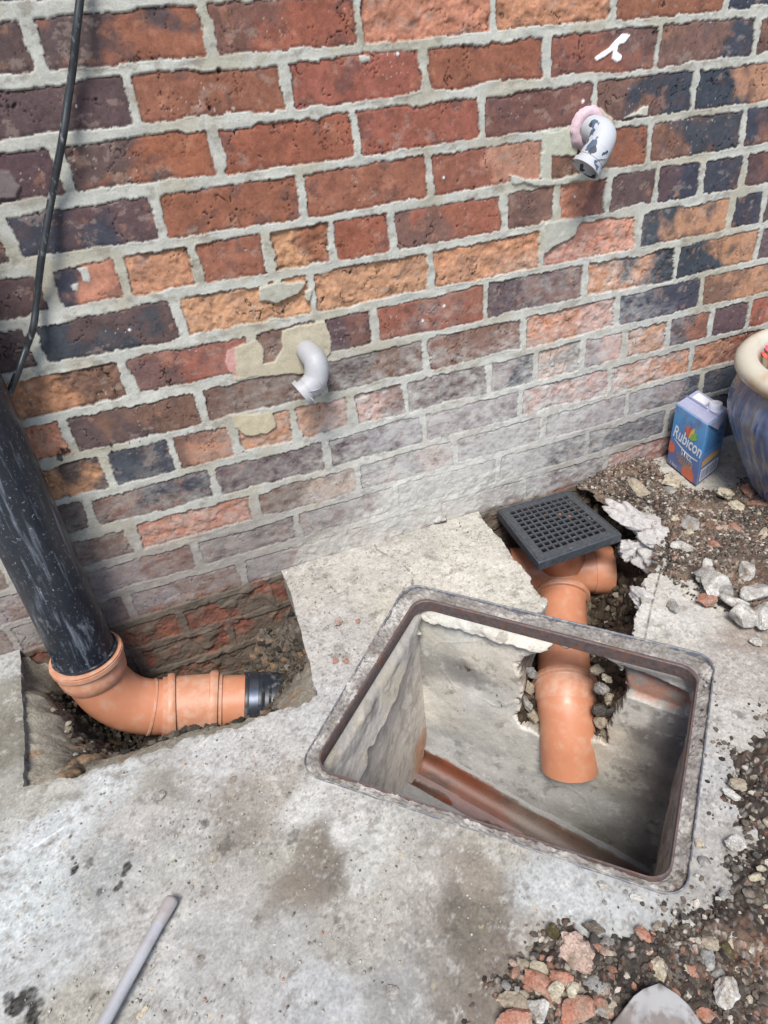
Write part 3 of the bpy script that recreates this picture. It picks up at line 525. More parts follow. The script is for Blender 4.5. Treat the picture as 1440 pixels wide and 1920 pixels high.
def soil(name, polys, box, hmax, seed, fall, base=(84, 74, 64), hh=.0019, lab='', prob=(.3, .26, .2, .12, .07, .05)):
    x0, x1, y0, y1 = box; X, Y = np.meshgrid(np.arange(x0, x1, hh), np.arange(y0, y1, hh), indexing='ij'); d = np.min([psdf(X, Y, p) for p in polys], 0)
    d = d + fb(X, Y, .07, 4, seed) * .03; t = ss(.004, -fall, d); f1, f2, i = wor(X, Y, .014, seed + 1); X_ = X + fb(X, Y, .006, 3, seed + 11) * .002; Y_ = Y + fb(X, Y, .006, 3, seed + 12) * .002; g1, g2_, j = wor(X_, Y_, .0075, seed + 2); k1, k2, kk = wor(X_, Y_, .0040, seed + 4)
    Z = -.006 + t * (hmax + .006) + t * .006 * fb(X, Y, .05, 4, seed + 3) + ss(.03, -.01, d) * (.006 * np.clip(.62 - f1, 0, 1) * 1.6 * (i > .45) + .005 * np.clip(.6 - g1, 0, 1) * 1.6 * (j > .3) + .0025 * np.clip(.6 - k1, 0, 1)) * (1 - ss(.01, .03, d))
    Z = np.where(d > .03, -.008, Z); n = fb(X, Y, .05, 5, seed + 5); c = mixc(np.ones(X.shape + (3,)) * alb(*base), alb(66, 58, 52), ss(-.2, .4, n)); c = mixc(c, alb(124, 100, 84), ss(.1, .6, fb(X, Y, .08, 5, seed + 7)) * .7)
    c = c * (.8 + .5 * j)[..., None]; c = mixc(c, alb(198, 190, 180), ((j > .9) * ss(.45, .3, g1)) * .85); c = mixc(c, alb(158, 112, 90), ((kk > .80) & (kk < .86)) * .7); c = mixc(c, alb(160, 154, 146), (kk > .86) * .6)
    dark = ss(.1, .3, fb(X, Y, .06, 3, seed + 8)); c = mixc(c, alb(50, 45, 42), dark * .45)
    P = np.stack([X, np.minimum(Y, -.001), Z], -1); keep = (d[:-1, :-1] < .028) & (Z[:-1, :-1] > -.02)
    tag(link(name, sheet(name, P, c, None, keep), M_soil), kind='structure')
    rs = np.random.RandomState(seed); poly = polys[0]; lo = np.maximum(poly.min(0) - .02, (x0, y0)); hi = np.minimum(poly.max(0) + .02, (x1, y1)); n_ = int(26000 * min(1, (hi - lo).prod() / .30)); xy = lo + (hi - lo) * rs.rand(n_ * 2, 2); dd = psdf(xy[:, 0], xy[:, 1], poly) + fb(xy[:, 0], xy[:, 1], .07, 4, seed) * .03; k = (dd < -.004 + .03 * rs.rand(len(dd)) ** 5) & ((vn(xy[:, 0], xy[:, 1], .05, seed + 31) + .5 * rs.rand(len(dd))) > .62) & (xy[:, 1] < -.003); xy = xy[k][:n_]; dd = dd[k][:n_]; tt = ss(.004, -fall, dd)
    crumbs('soil_crumbs', xy, np.maximum(-.006 + tt * (hmax + .006) + tt * .006 * fb(xy[:, 0], xy[:, 1], .05, 4, seed + 3) + .002, .0004), (.0006, .0052), [(112, 101, 90), (86, 78, 70), (60, 54, 50), (146, 136, 122), (190, 182, 170), (150, 112, 94)], prob, seed, lab, 3.8)
    return
soil('soil', [gxy([(1110, 905), (1150, 862), (1215, 850), (1240, 890), (1300, 915), (1360, 915), (1460, 900), (1600, 1000), (1600, 1300), (1440, 1215), (1395, 1190), (1370, 1150), (1320, 1120), (1290, 1095), (1262, 1075), (1258, 1010), (1245, 985), (1190, 945), (1150, 935)])], (.74, 1.5, -.55, -.002), .014, 400, .03, (106, 94, 82), lab='brown soil crumbs and mortar specks heaped below the carton and pot', prob=(.3, .24, .16, .14, .09, .07))
soil('soil', [gxy([(1460, 1290), (1410, 1320), (1385, 1400), (1385, 1500), (1395, 1580), (1350, 1660), (1310, 1690), (1250, 1710), (1190, 1720), (1130, 1735), (1060, 1735), (1010, 1775), (950, 1830), (900, 1940), (900, 2200), (1700, 2200), (1700, 1290)])], (.05, 1.1, -1.25, -.5), .012, 420, .05, (98, 90, 81), lab='dark soil crumbs and grit along the right and bottom of the slab', prob=(.3, .26, .22, .12, .06, .04))

# ================================================================== MANHOLE FRAME
M_steel = mat_simple('weathered_steel', alb(112, 98, 96), .6, .35, .3, 120, .0006, alb(128, 92, 74), (.52, .66), scale2=55)
M_lip = mat_simple('grey_steel_lip', alb(118, 120, 128), .6, .3, .25, 150, .0005, alb(170, 166, 158), (.5, .62), scale2=90)
def ringstrip(prof, n=10, r0=.035, dens=.006):
    rings = []
    for (off, z, rr) in prof: rings.append((rounded(offset(FO, off), max(rr, .004), n), z))
    V = []; F = []; m = len(rings[0][0])
    for R_, z in rings: V += [(p[0], p[1], z) for p in R_]
    for i in range(len(rings) - 1):
        for k in range(m): a = i * m + k; b = i * m + (k + 1) % m; F.append((a, b, b + m, a + m))
    return V, F, m
def between(t, z, rr):               # a ring between outer and inner outline
    return rounded(FO * (1 - t) + FI * t, rr, 10), z
def rings_mesh(rings, name):
    V = []; F = []; m = len(rings[0][0])
    for R_, z in rings: V += [(p[0], p[1], z) for p in R_]
    for i in range(len(rings) - 1):
        for k in range(m): a = i * m + k; b = i * m + (k + 1) % m; F.append((a, b, b + m, a + m))
    me = bpy.data.meshes.new(name); me.from_pydata(V, [], F); me.update()
    for p in me.polygons: p.use_smooth = True
    me.set_sharp_from_angle(angle=math.radians(35)); return me
fc = FO.mean(0); mf = thing('manhole_frame', (fc[0], fc[1], 0), 'rusty steel manhole frame set in the concrete with its cover off', 'manhole frame')
link('outer_lip', rings_mesh([between(0, -.03, .035), between(0, .0030, .035), between(.06, .0038, .034), between(.10, .0028, .033), between(.10, -.006, .033)], 'outer_lip'), M_lip, mf)
link('inner_rim', rings_mesh([between(.86, -.006, .032), between(.87, .0030, .032), between(.90, .0036, .031), between(.99, .0036, .030), between(1.02, .002, .030), between(1.02, -.022, .030), between(.98, -.024, .030)], 'inner_rim'), M_steel, mf)
def tray():                          # mortar and grit packed between the two rims
    rr = np.linspace(.03, .965, 22); base = [rounded(FO * (1 - t) + FI * t, .034, 10) for t in rr]
    def dense(R_):
        out = []
        for i in range(len(R_)):
            a, b = R_[i], R_[(i + 1) % len(R_)]; k = 170 if np.linalg.norm(b - a) > .05 else 2
            out += [a + (b - a) * j / k for j in range(k)]
        return np.array(out)
    D_ = np.array([dense(b) for b in base]); D_ = np.concatenate([D_, D_[:, :1]], 1); X, Y = D_[..., 0], D_[..., 1]; f1, f2, i = wor(X, Y, .006, 51); g1, _, j = wor(X, Y, .0034, 53)
    sw = psdf(X, Y, FI); back = ss(.18, .1, np.abs((X - .49) * .75 + (Y + .41) * .66))
    lf = ss(.24, .16, X + (Y + .3) * .15) + ss(.35, .5, vn(X, Y, .12, 60)) * .3; Z = -.0035 + .004 * np.clip(lf, 0, 1) + .0050 * fb(X, Y, .035, 5, 55, .6) - .0012 + .006 * np.clip(.6 - f1, 0, 1) * (i > .35) + .003 * np.clip(.6 - g1, 0, 1)
    c = mixc(np.ones(X.shape + (3,)) * alb(138, 133, 128), alb(178, 174, 168), ss(-.1, .5, fb(X, Y, .03, 5, 57))); c = mixc(c, alb(120, 113, 106), ss(.05, .5, fb(X, Y, .02, 5, 59)) * .7); c = c * (.88 + .24 * i)[..., None]; c = mixc(c, alb(96, 92, 88), (j > .88) * .6)
    me = sheet('mortar_fill', np.stack([X, Y, Z], -1), c); link('mortar_fill', me, M_conc, mf)
tray()

# ================================================================== CHAMBER
def chamber():
    ch = thing('inspection_chamber', (fc[0], fc[1], -.5), 'square cement rendered drain chamber below the open manhole frame', 'drain chamber')
    A, B, Cc, Dd = offset(FI, .008); floor = -.52
    def wallsheet(name, p, q, nrm, colf, hole=None, bulge=None, h=.0026, z0=-.022, z1=-.69, hf=None):
        L = np.linalg.norm(q - p); e = (q - p) / L; U, Zz = np.meshgrid(np.arange(-.024, L + .024, h), np.arange(z1, z0 + h / 2, h), indexing='ij')
        off = .0016 * fb(U, Zz, .08, 3, 61 + len(name)) + .0004 * fb(U, Zz, .012, 4, 63) + .005 * fb(U, Zz, .25, 2, 65)
        if hf is not None: off = off + hf(U, Zz)
        off = off * ss(z0 + .002, z0 - .03, Zz) + .008 * ss(z0 - .03, z0, Zz)
        X = p[0] + e[0] * U + nrm[0] * off; Y = p[1] + e[1] * U + nrm[1] * off; c, wet = colf(U, Zz); keep = None; ex = None
        if hole is not None:
            sd_ = psdf(U, Zz, hole) + fb(U, Zz, .02, 4, 67) * .006; ok = sd_ > 0; keep = ok[:-1, :-1] & ok[1:, :-1] & ok[1:, 1:] & ok[:-1, 1:]
            back = ss(.006, 0, sd_); X = X - nrm[0] * back * .004; Y = Y - nrm[1] * back * .004
            idx = np.arange(U.size).reshape(U.shape); E_ = []
            K = keep
            a = K[:-1] != K[1:]; i, j = np.nonzero(a); E_ += [(idx[x + 1, y], idx[x + 1, y + 1]) if K[x, y] else (idx[x + 1, y + 1], idx[x + 1, y]) for x, y in zip(i, j)]
            a = K[:, :-1] != K[:, 1:]; i, j = np.nonzero(a); E_ += [(idx[x + 1, y + 1], idx[x, y + 1]) if K[x, y] else (idx[x, y + 1], idx[x + 1, y + 1]) for x, y in zip(i, j)]
            E_ = np.array(E_); bv = np.unique(E_); mp = {v: k for k, v in enumerate(bv)}; fx, fy, fz = X.reshape(-1)[bv], Y.reshape(-1)[bv], Zz.reshape(-1)[bv]; cf = c.reshape(-1, 3)[bv]; EV = []; EC = []; base = U.size
            gu, gz = np.gradient(sd_, h, h); gl = np.hypot(gu, gz) + 1e-6; gu = (gu / gl).reshape(-1)[bv]; gz = (gz / gl).reshape(-1)[bv]
            tp = ss(-.06, -.10, fz) * .9 + .1
            for k, L0 in enumerate([.006, .014, .026, .04, .06, .09, .12]):
                L_ = L0 * tp
                o = fb(fx + L_, fz - L_ * 1.4, .02, 4, 71) * .006 - L_ * .12
                EV.append(np.stack([fx - nrm[0] * L_ - e[0] * gu * o, fy - nrm[1] * L_ - e[1] * gu * o, fz - gz * o], -1)); cc = lerp(cf, alb(160, 148, 132) * (.8 + .4 * vn(fx + L_, fz, .01, 73))[:, None], min(1, .4 + L0 * 12)); EC.append(np.concatenate([cc, np.zeros((len(bv), 1))], 1))
            ia = np.array([mp[v] for v in E_[:, 0]]); ib = np.array([mp[v] for v in E_[:, 1]]); nb = len(bv); F = [np.stack([E_[:, 1], E_[:, 0], base + ia, base + ib], -1)]
            for k in range(6): F.append(np.stack([base + k * nb + ib, base + k * nb + ia, base + (k + 1) * nb + ia, base + (k + 1) * nb + ib], -1))
            ex = (np.concatenate(EV), np.concatenate(F), np.concatenate(EC))
        c = np.clip(c * 1.32, 0, .78); P = np.stack([X, Y, Zz], -1); link(name, sheet(name, P, c, wet, keep, ex), M_rend, ch); return e, L  # wall colour lightened to make up for the weak light in the chamber
    n_back = -NB[:2]; eb = (B - A) / np.linalg.norm(B - A)
    def uz(a, b, off=.0): q = onplane(a, b, np.array([*A, 0]) , NB); return ((q[:2] - A) @ eb, q[2])
    HOLE = [uz(*q) for q in [(985, 1232), (974, 1241), (972, 1267), (980, 1286), (974, 1317), (969, 1344), (980, 1365), (1011, 1378), (1122, 1391), (1135, 1396), (1143, 1365), (1159, 1338), (1167, 1307), (1170, 1278), (1167, 1251), (1141, 1235), (1104, 1222), (1046, 1206)]]
    BR = [uz(*q) for q in [(1166, 1246), (1200, 1258), (1292, 1300), (1296, 1325), (1280, 1342), (1230, 1325), (1168, 1302)]]
    BC = [(800, 1180, 190, 186, 174), (860, 1190, 192, 190, 180), (900, 1230, 190, 184, 170), (960, 1225, 200, 192, 178), (800, 1240, 140, 138, 132), (860, 1260, 130, 128, 124), (840, 1300, 178, 176, 168), (780, 1300, 196, 193, 184), (900, 1320, 176, 176, 172), (950, 1350, 186, 184, 178),
      (820, 1400, 160, 162, 162), (870, 1460, 158, 158, 154), (950, 1450, 160, 160, 158), (1000, 1500, 156, 156, 152), (1100, 1500, 164, 164, 160), (1150, 1450, 172, 168, 158), (1180, 1560, 150, 148, 144), (1220, 1600, 128, 126, 122), (1240, 1500, 150, 146, 140), (1200, 1400, 150, 146, 138),
      (1190, 1340, 176, 172, 164), (1240, 1360, 130, 126, 122), (1210, 1385, 118, 112, 106), (1250, 1400, 116, 112, 108), (1160, 1390, 178, 170, 156), (990, 1400, 172, 172, 166), (800, 1410, 130, 130, 128), (1130, 1580, 140, 138, 132), (1245, 1450, 140, 134, 128), (1060, 1470, 160, 160, 156)]
    bp = [uz(a, b) for a, b, *_ in BC]; bv_ = [alb(*v) for _, _, *v in BC]
    bl = [uz(775, 1390), uz(960, 1490), uz(1150, 1600)]
    def colb(U, Zz):
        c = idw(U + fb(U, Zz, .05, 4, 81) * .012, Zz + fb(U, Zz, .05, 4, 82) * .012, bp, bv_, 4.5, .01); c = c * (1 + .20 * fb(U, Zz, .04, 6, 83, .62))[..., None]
        c = mixc(c, alb(96, 92, 86), ss(.35, .7, fb(U, Zz, .03, 6, 84, .68)) * .5); c = mixc(c, alb(205, 203, 198), ss(.35, .7, fb(U, Zz, .02, 6, 85, .65)) * .35)
        k = psdf(U, Zz, BR) + fb(U, Zz, .02, 3, 86) * .002; m = ss(.0015, -.0015, k); c = mixc(c, mixc(np.ones(c.shape) * alb(146, 112, 98), alb(132, 126, 120), ss(-.2, .3, fb(U, Zz * 2, .03, 5, 87) - (U - .38) * 3)), m)
        return c, np.zeros(U.shape)
    def hb(U, Zz):
        k = psdf(U, Zz, BR) + fb(U, Zz, .02, 3, 86) * .002; r = -.016 * ss(.002, -.002, k)
        top = ss(-.055, -.045, Zz + fb(U, Zz, .05, 4, 88) * .014) * ss(.33, .30, U); r = r + .014 * top + .004 * top * fb(U, Zz, .02, 4, 90)
        tr = np.abs(fb(U, Zz, .14, 2, 89)); return r + .0012 * ss(.04, .0, tr) + .012 * ss(-.40, -.50, Zz)
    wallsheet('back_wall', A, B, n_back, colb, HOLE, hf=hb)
    nl = (B - A) / np.linalg.norm(B - A)
    def coll(U, Zz):
        L = np.linalg.norm(Dd - A); c = mixc(np.ones(U.shape + (3,)) * alb(202, 196, 186), alb(208, 198, 178), ss(.1, .5, fb(U * .4 + Zz * .6, Zz - U * .5, .06, 4, 91)) * ss(-.2, -.1, Zz)); c = mixc(c, alb(158, 152, 144), ss(.1, .5, fb(U, Zz + U * .3, .03, 6, 92, .6)) * .6)
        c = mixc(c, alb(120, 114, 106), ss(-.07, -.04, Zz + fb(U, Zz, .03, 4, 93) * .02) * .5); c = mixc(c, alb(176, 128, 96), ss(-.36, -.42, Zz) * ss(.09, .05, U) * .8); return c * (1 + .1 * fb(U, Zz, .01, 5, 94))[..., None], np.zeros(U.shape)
    def hl(U, Zz):
        r = .016 * ss(-.13, -.115, Zz + (U - .2) * .25 + fb(U, Zz, .06, 5, 95) * .03) + .003 * fb(U * .5 + Zz * .5, Zz * .5 - U * .3, .12, 3, 96) * ss(-.4, -.2, Zz) + .003 * ss(-.1, -.02, Zz) * fb(U, Zz, .03, 4, 97); return r
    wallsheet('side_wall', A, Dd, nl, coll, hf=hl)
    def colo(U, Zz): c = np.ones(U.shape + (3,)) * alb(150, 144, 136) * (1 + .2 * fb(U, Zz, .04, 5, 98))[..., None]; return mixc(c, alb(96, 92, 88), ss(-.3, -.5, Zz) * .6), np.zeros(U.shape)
    def hr(U, Zz): return .012 * ss(-.06, -.02, Zz) + .006 * ss(0, .4, fb(U, Zz * .4, .03, 4, 99))
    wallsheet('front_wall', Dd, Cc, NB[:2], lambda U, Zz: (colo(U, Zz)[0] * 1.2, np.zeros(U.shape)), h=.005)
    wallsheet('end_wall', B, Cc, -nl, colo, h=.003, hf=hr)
    # benching with the clay channel running along the back wall
    h = .003; La = np.linalg.norm(B - A); Ld = np.linalg.norm(Dd - A); ea = (B - A) / La; ed = (Dd - A) / Ld
    U, V = np.meshgrid(np.arange(-.01, La + .01, h), np.arange(-.01, Ld + .01, h), indexing='ij'); t = V - .062 - .02 * U
    R_ = .045; zc = -.462 - .27 * np.clip(U, 0, 1); prof = np.where(np.abs(t) < R_, -np.sqrt(np.clip(R_ ** 2 - t ** 2, 0, 1)), 0) * .8
    ben = np.where(np.abs(t) >= R_, (np.abs(t) - R_) * .35, 0); Z = zc + prof + ben + (np.abs(t) >= R_) * .003 * fb(U, V, .03, 4, 101)
    inc = ss(R_ + .004, R_ + .001, np.abs(t) + fb(U, V, .03, 4, 102) * .003); red = mixc(np.ones(U.shape + (3,)) * alb(112, 66, 48), alb(74, 50, 40), ss(-.2, .5, fb(U * .4, V, .03, 5, 103))); c = mixc(np.ones(U.shape + (3,)) * alb(150, 150, 148), red, inc)
    wt = psdf(U, V, np.array([(-.02, .05), (.10, .075), (.2, .07), (.55, .07), (.55, .05), (.2, .045), (.1, .04), (-.02, .04)])) * 0
    c = mixc(c, alb(120, 112, 104), inc * ss(.12, .5, U + .25 * fb(U * .4, V, .05, 5, 104)) * .75); c = mixc(c, alb(146, 128, 130), inc * ss(.42, .5, vn(U * .5, V, .03, 105) + .12 * fb(U, V, .02, 4, 106)) * (t > -.005) * .8)
    X = A[0] + ea[0] * U + ed[0] * V; Y = A[1] + ea[1] * U + ed[1] * V
    link('channel_floor', sheet('channel_floor', np.stack([X, Y, Z], -1), c, inc), M_rend, ch)
    # shallow water lying in the channel
    Uw, Vw = np.meshgrid(np.arange(0, La, .004), np.arange(.062 - .03, .062 + .03, .003), indexing='ij'); Vw = Vw + .02 * Uw; Zw = -.462 - .27 * Uw - .0335 + .0002 * fb(Uw, Vw, .02, 3, 107)
    mw, nt, bs = mat_new('channel_water'); bs.inputs['Base Color'].default_value = (.75, .68, .64, 1); bs.inputs['Roughness'].default_value = .03; bs.inputs['Transmission Weight'].default_value = .95; bs.inputs['IOR'].default_value = 1.33
    tag(link('water', sheet('water', np.stack([A[0] + ea[0] * Uw + ed[0] * Vw, A[1] + ea[1] * Uw + ed[1] * Vw, Zw], -1), np.ones(Uw.shape + (3,))), mw), kind='structure')
chamber()

# ================================================================== PIPES AND FITTINGS
CLAY = alb(202, 138, 106)
M_clay = mat_simple('orange_drain_plastic', CLAY, .38, 0, .05, 40, .0001, alb(198, 156, 130), (.52, .72), .45, scale2=40)
M_clay2 = mat_simple('orange_plastic_dusty', alb(202, 144, 114), .42, 0, .10, 60, .0001, alb(198, 164, 142), (.46, .68), .4, scale2=60)
M_black = mat_simple('black_plastic_scuffed', alb(34, 39, 48), .3, 0, .25, 30, .0001, alb(120, 128, 138), (.56, .74), .5, (7, 7, .6), scale2=14)
def splatter(m):
    nt = m.node_tree; bs = nt.nodes['Principled BSDF']; src = bs.inputs['Base Color'].links[0].from_socket; tc = N(nt, 'ShaderNodeTexCoord').outputs['Object']
    z = N(nt, 'ShaderNodeSeparateXYZ'); nt.links.new(tc, z.inputs[0]); zr = N(nt, 'ShaderNodeMapRange'); zr.inputs[1].default_value = .35; zr.inputs[2].default_value = 0.0; nt.links.new(z.outputs[2], zr.inputs[0])
    f = ramp(nt, noise(nt, 170, 5, .75, tc), .60, .68); mp = N(nt, 'ShaderNodeMapping'); mp.inputs['Scale'].default_value = (1, 1, .35); nt.links.new(tc, mp.inputs[0]); g = ramp(nt, noise(nt, 55, 7, .72, mp.outputs[0]), .56, .72)
    a = mix(nt, f, src, (*alb(150, 156, 164), 1)); mm = N(nt, 'ShaderNodeMath', operation='MULTIPLY'); nt.links.new(g, mm.inputs[0]); nt.links.new(zr.outputs[0], mm.inputs[1]); b = mix(nt, mm.outputs[0], a, (*alb(134, 142, 150), 1)); nt.links.new(b, bs.inputs['Base Color'])
splatter(M_black)
M_rubber = mat_simple('black_rubber', alb(42, 46, 54), .4, 0, .25, 60, .0002, alb(120, 122, 124), (.53, .7), .4, scale2=50)
M_clamp = mat_simple('steel_band', alb(120, 128, 142), .3, .9, .2, 60, .0001, alb(90, 90, 92), (.5, .7))
M_grate = mat_simple('dark_grey_plastic', alb(70, 73, 77), .42, 0, .3, 110, .0003, alb(150, 154, 160), (.62, .8), .4, scale2=120)
M_grey = mat_simple('pale_grey_plastic', alb(174, 175, 178), .5, 0, .08, 60, .0001, alb(150, 148, 146), (.5, .75))

def R2(p, r, t, n): return None
# black soil pipe
sp = thing('soil_pipe', (-.335, -.072, -.055), 'wide scuffed black soil pipe standing upright against the brick wall', 'soil pipe')
p = [(-.337, -.075, 1.7)] + [(-.335, -.073, z) for z in np.linspace(1.5, -.055, 30)]
link('pipe', sharp(tube(p, .055, 64)), M_black, sp)
link('seal', sharp(tube([(-.335, -.073, .004), (-.335, -.073, .004), (-.335, -.073, -.02)], [.054, .0595, .0595], 64)), M_rubber, sp)
# rest bend with double socket
lb = thing('drain_bend', (-.30, -.085, -.2), 'orange clay coloured drain bend carrying the black soil pipe in the left pit', 'drain pipe')
PA = [Vector(q) for q in [(-.335, -.073, -.03), (-.333, -.075, -.065), (-.322, -.079, -.108), (-.298, -.084, -.147), (-.262, -.089, -.174), (-.222, -.093, -.188), (-.18, -.098, -.196)]]
PB = [(-.18, -.098, -.196), (-.13, -.108, -.208), (-.08, -.118, -.219), (-.03, -.130, -.231), (.02, -.145, -.243)]
link('bend', sharp(tube(smoothpath(PA, 6), .0555, 64)), M_clay, lb)
def along(path, s):                   # point and direction at arc length s
    P = [Vector(q) for q in path]; 
    for a, b in zip(P[:-1], P[1:]):
        L = (b - a).length
        if s <= L: return a + (b - a) * (s / L), (b - a).normalized()
        s -= L
    return P[-1], (P[-1] - P[-2]).normalized()
def ring(path, s0, prof, seg=64):     # prof: list of (ds, radius) along the path
    pts = []; rr = []
    for ds, r in prof: p_, d = along(path, s0 + ds); pts.append(p_); rr.append(r)
    return sharp(tube(pts, rr, seg), 30)
dn = Vector((.01, -.01, -1)).normalized(); s0 = Vector((-.335, -.073, -.004))
sock = [s0 + dn * t for t in (.034, .0, 0, .003, .012, .014, .030, .034, .05, .062)]
link('socket', sharp(tube(sock, [.0585, .0585, .0665, .0675, .0675, .0628, .0625, .0635, .0615, .0553], 64), 30), M_clay2, lb)
sp1 = smoothpath(PA + PB[1:] + [(.09, -.165, -.262)], 6); S0 = sum((Vector(b_) - Vector(a_)).length for a_, b_ in zip(sp1[:-1], sp1[1:]) if Vector(b_).x <= -.18)
link('faint_collar', ring(sp1, S0 - .086, [(0, .0555), (.001, .0572), (.005, .0572), (.006, .0555)]), M_clay2, lb)
link('coupler', ring(sp1, S0 - .062, [(0, .0555), (.0005, .0600), (.010, .0602), (.0105, .0655), (.015, .067), (.022, .067), (.0265, .0655), (.027, .0602), (.095, .0602), (.0955, .0655), (.100, .067), (.107, .067), (.1115, .0655), (.112, .060), (.120, .0595), (.1205, .0555)]), M_clay2, lb)
link('spigot', ring(sp1, S0 + .05, [(0, .0553), (.03, .0556), (.06, .0553), (.10, .0553)]), M_clay, lb)
cp = thing('pipe_coupling', tuple(along(sp1, S0 + .12)[0]), 'black rubber pipe coupling with shiny steel band beside the soil bank', 'pipe coupling')
link('sleeve', ring(sp1, S0 + .104, [(0, .0555), (0.001, .0600), (.006, .0612), (.010, .0605), (.032, .0605), (.036, .0625), (.042, .0605), (.050, .0620), (.056, .060), (.064, .0615), (.072, .060), (.12, .060)]), M_rubber, cp)
link('steel_band', ring(sp1, S0 + .113, [(0, .0608), (.0003, .0622), (.0185, .0622), (.0188, .0608)]), M_clamp, cp)

# gully trap with two stubs, pipe through the chamber wall and the bend hanging in the chamber
gt = thing('gully_trap', (.70, -.11, -.2), 'orange gully trap with side stubs below the square black grating', 'gully')
Tc = Vector((.705, -.105, -.165))
link('hopper', sharp(tube([(.672, -.118, -.034), (.672, -.118, -.038), (.677, -.116, -.06), (.69, -.11, -.10), (.703, -.105, -.13), Tc, (.705, -.105, -.25)], [.068, .071, .062, .058, .057, .0565, .056], 64), 30), M_clay, gt)
td = Vector((.905, -.425, -.01)).normalized()
for sg in (1, -1): link('stub', sharp(tube([Tc, Tc + td * sg * .075, Tc + td * sg * .075, Tc + td * sg * .118, Tc + td * sg * .118, Tc + td * sg * .07], [.0545, .0545, .0572, .0572, .053, .053], 64), 30), M_clay, gt)
PO = [Tc, Vector((.69, -.135, -.188)), Vector((.672, -.165, -.205))]
link('outlet', sharp(tube(smoothpath(PO, 5), .057, 64)), M_clay, gt)
RP = smoothpath([(.684, -.146, -.195), (.650, -.200, -.212), (.612, -.262, -.224), (.578, -.316, -.232), (.553, -.357, -.238)], 6)
link('outlet_collar', ring(RP, 0, [(0, .057), (.0008, .0625), (.004, .0645), (.012, .0645), (.015, .0625), (.0155, .0555)]), M_clay2, gt)
dp = thing('branch_pipe', (.60, -.28, -.22), 'orange pipe poking through the broken chamber wall ending in a downward bend', 'drain pipe')
link('pipe', sharp(tube(RP, .0552, 64)), M_clay, dp)
BPth = smoothpath([(.556, -.352, -.2375), (.543, -.374, -.241), (.533, -.391, -.250), tuple(G(1065, 1350, -.272)), tuple(G(1066, 1383, -.300)), tuple(G(1067, 1412, -.330)), tuple(G(1068, 1441, -.360))], 6)
link('bend', sharp(tube([BPth[0]] + BPth + [BPth[-1], BPth[-2]], [.0553] + [.0600] * 6 + [.0592, .0585] + [.0578] * (len(BPth) - 8) + [.0535, .0535], 64), 30), M_clay, dp)
link('socket', ring(BPth, .0, [(-.0, .0556), (.0001, .0655), (.0025, .0685), (.0105, .0685), (.0125, .0655), (.0165, .0655), (.0175, .0635), (.019, .0622), (.040, .0615), (.044, .057)]), M_clay2, dp)
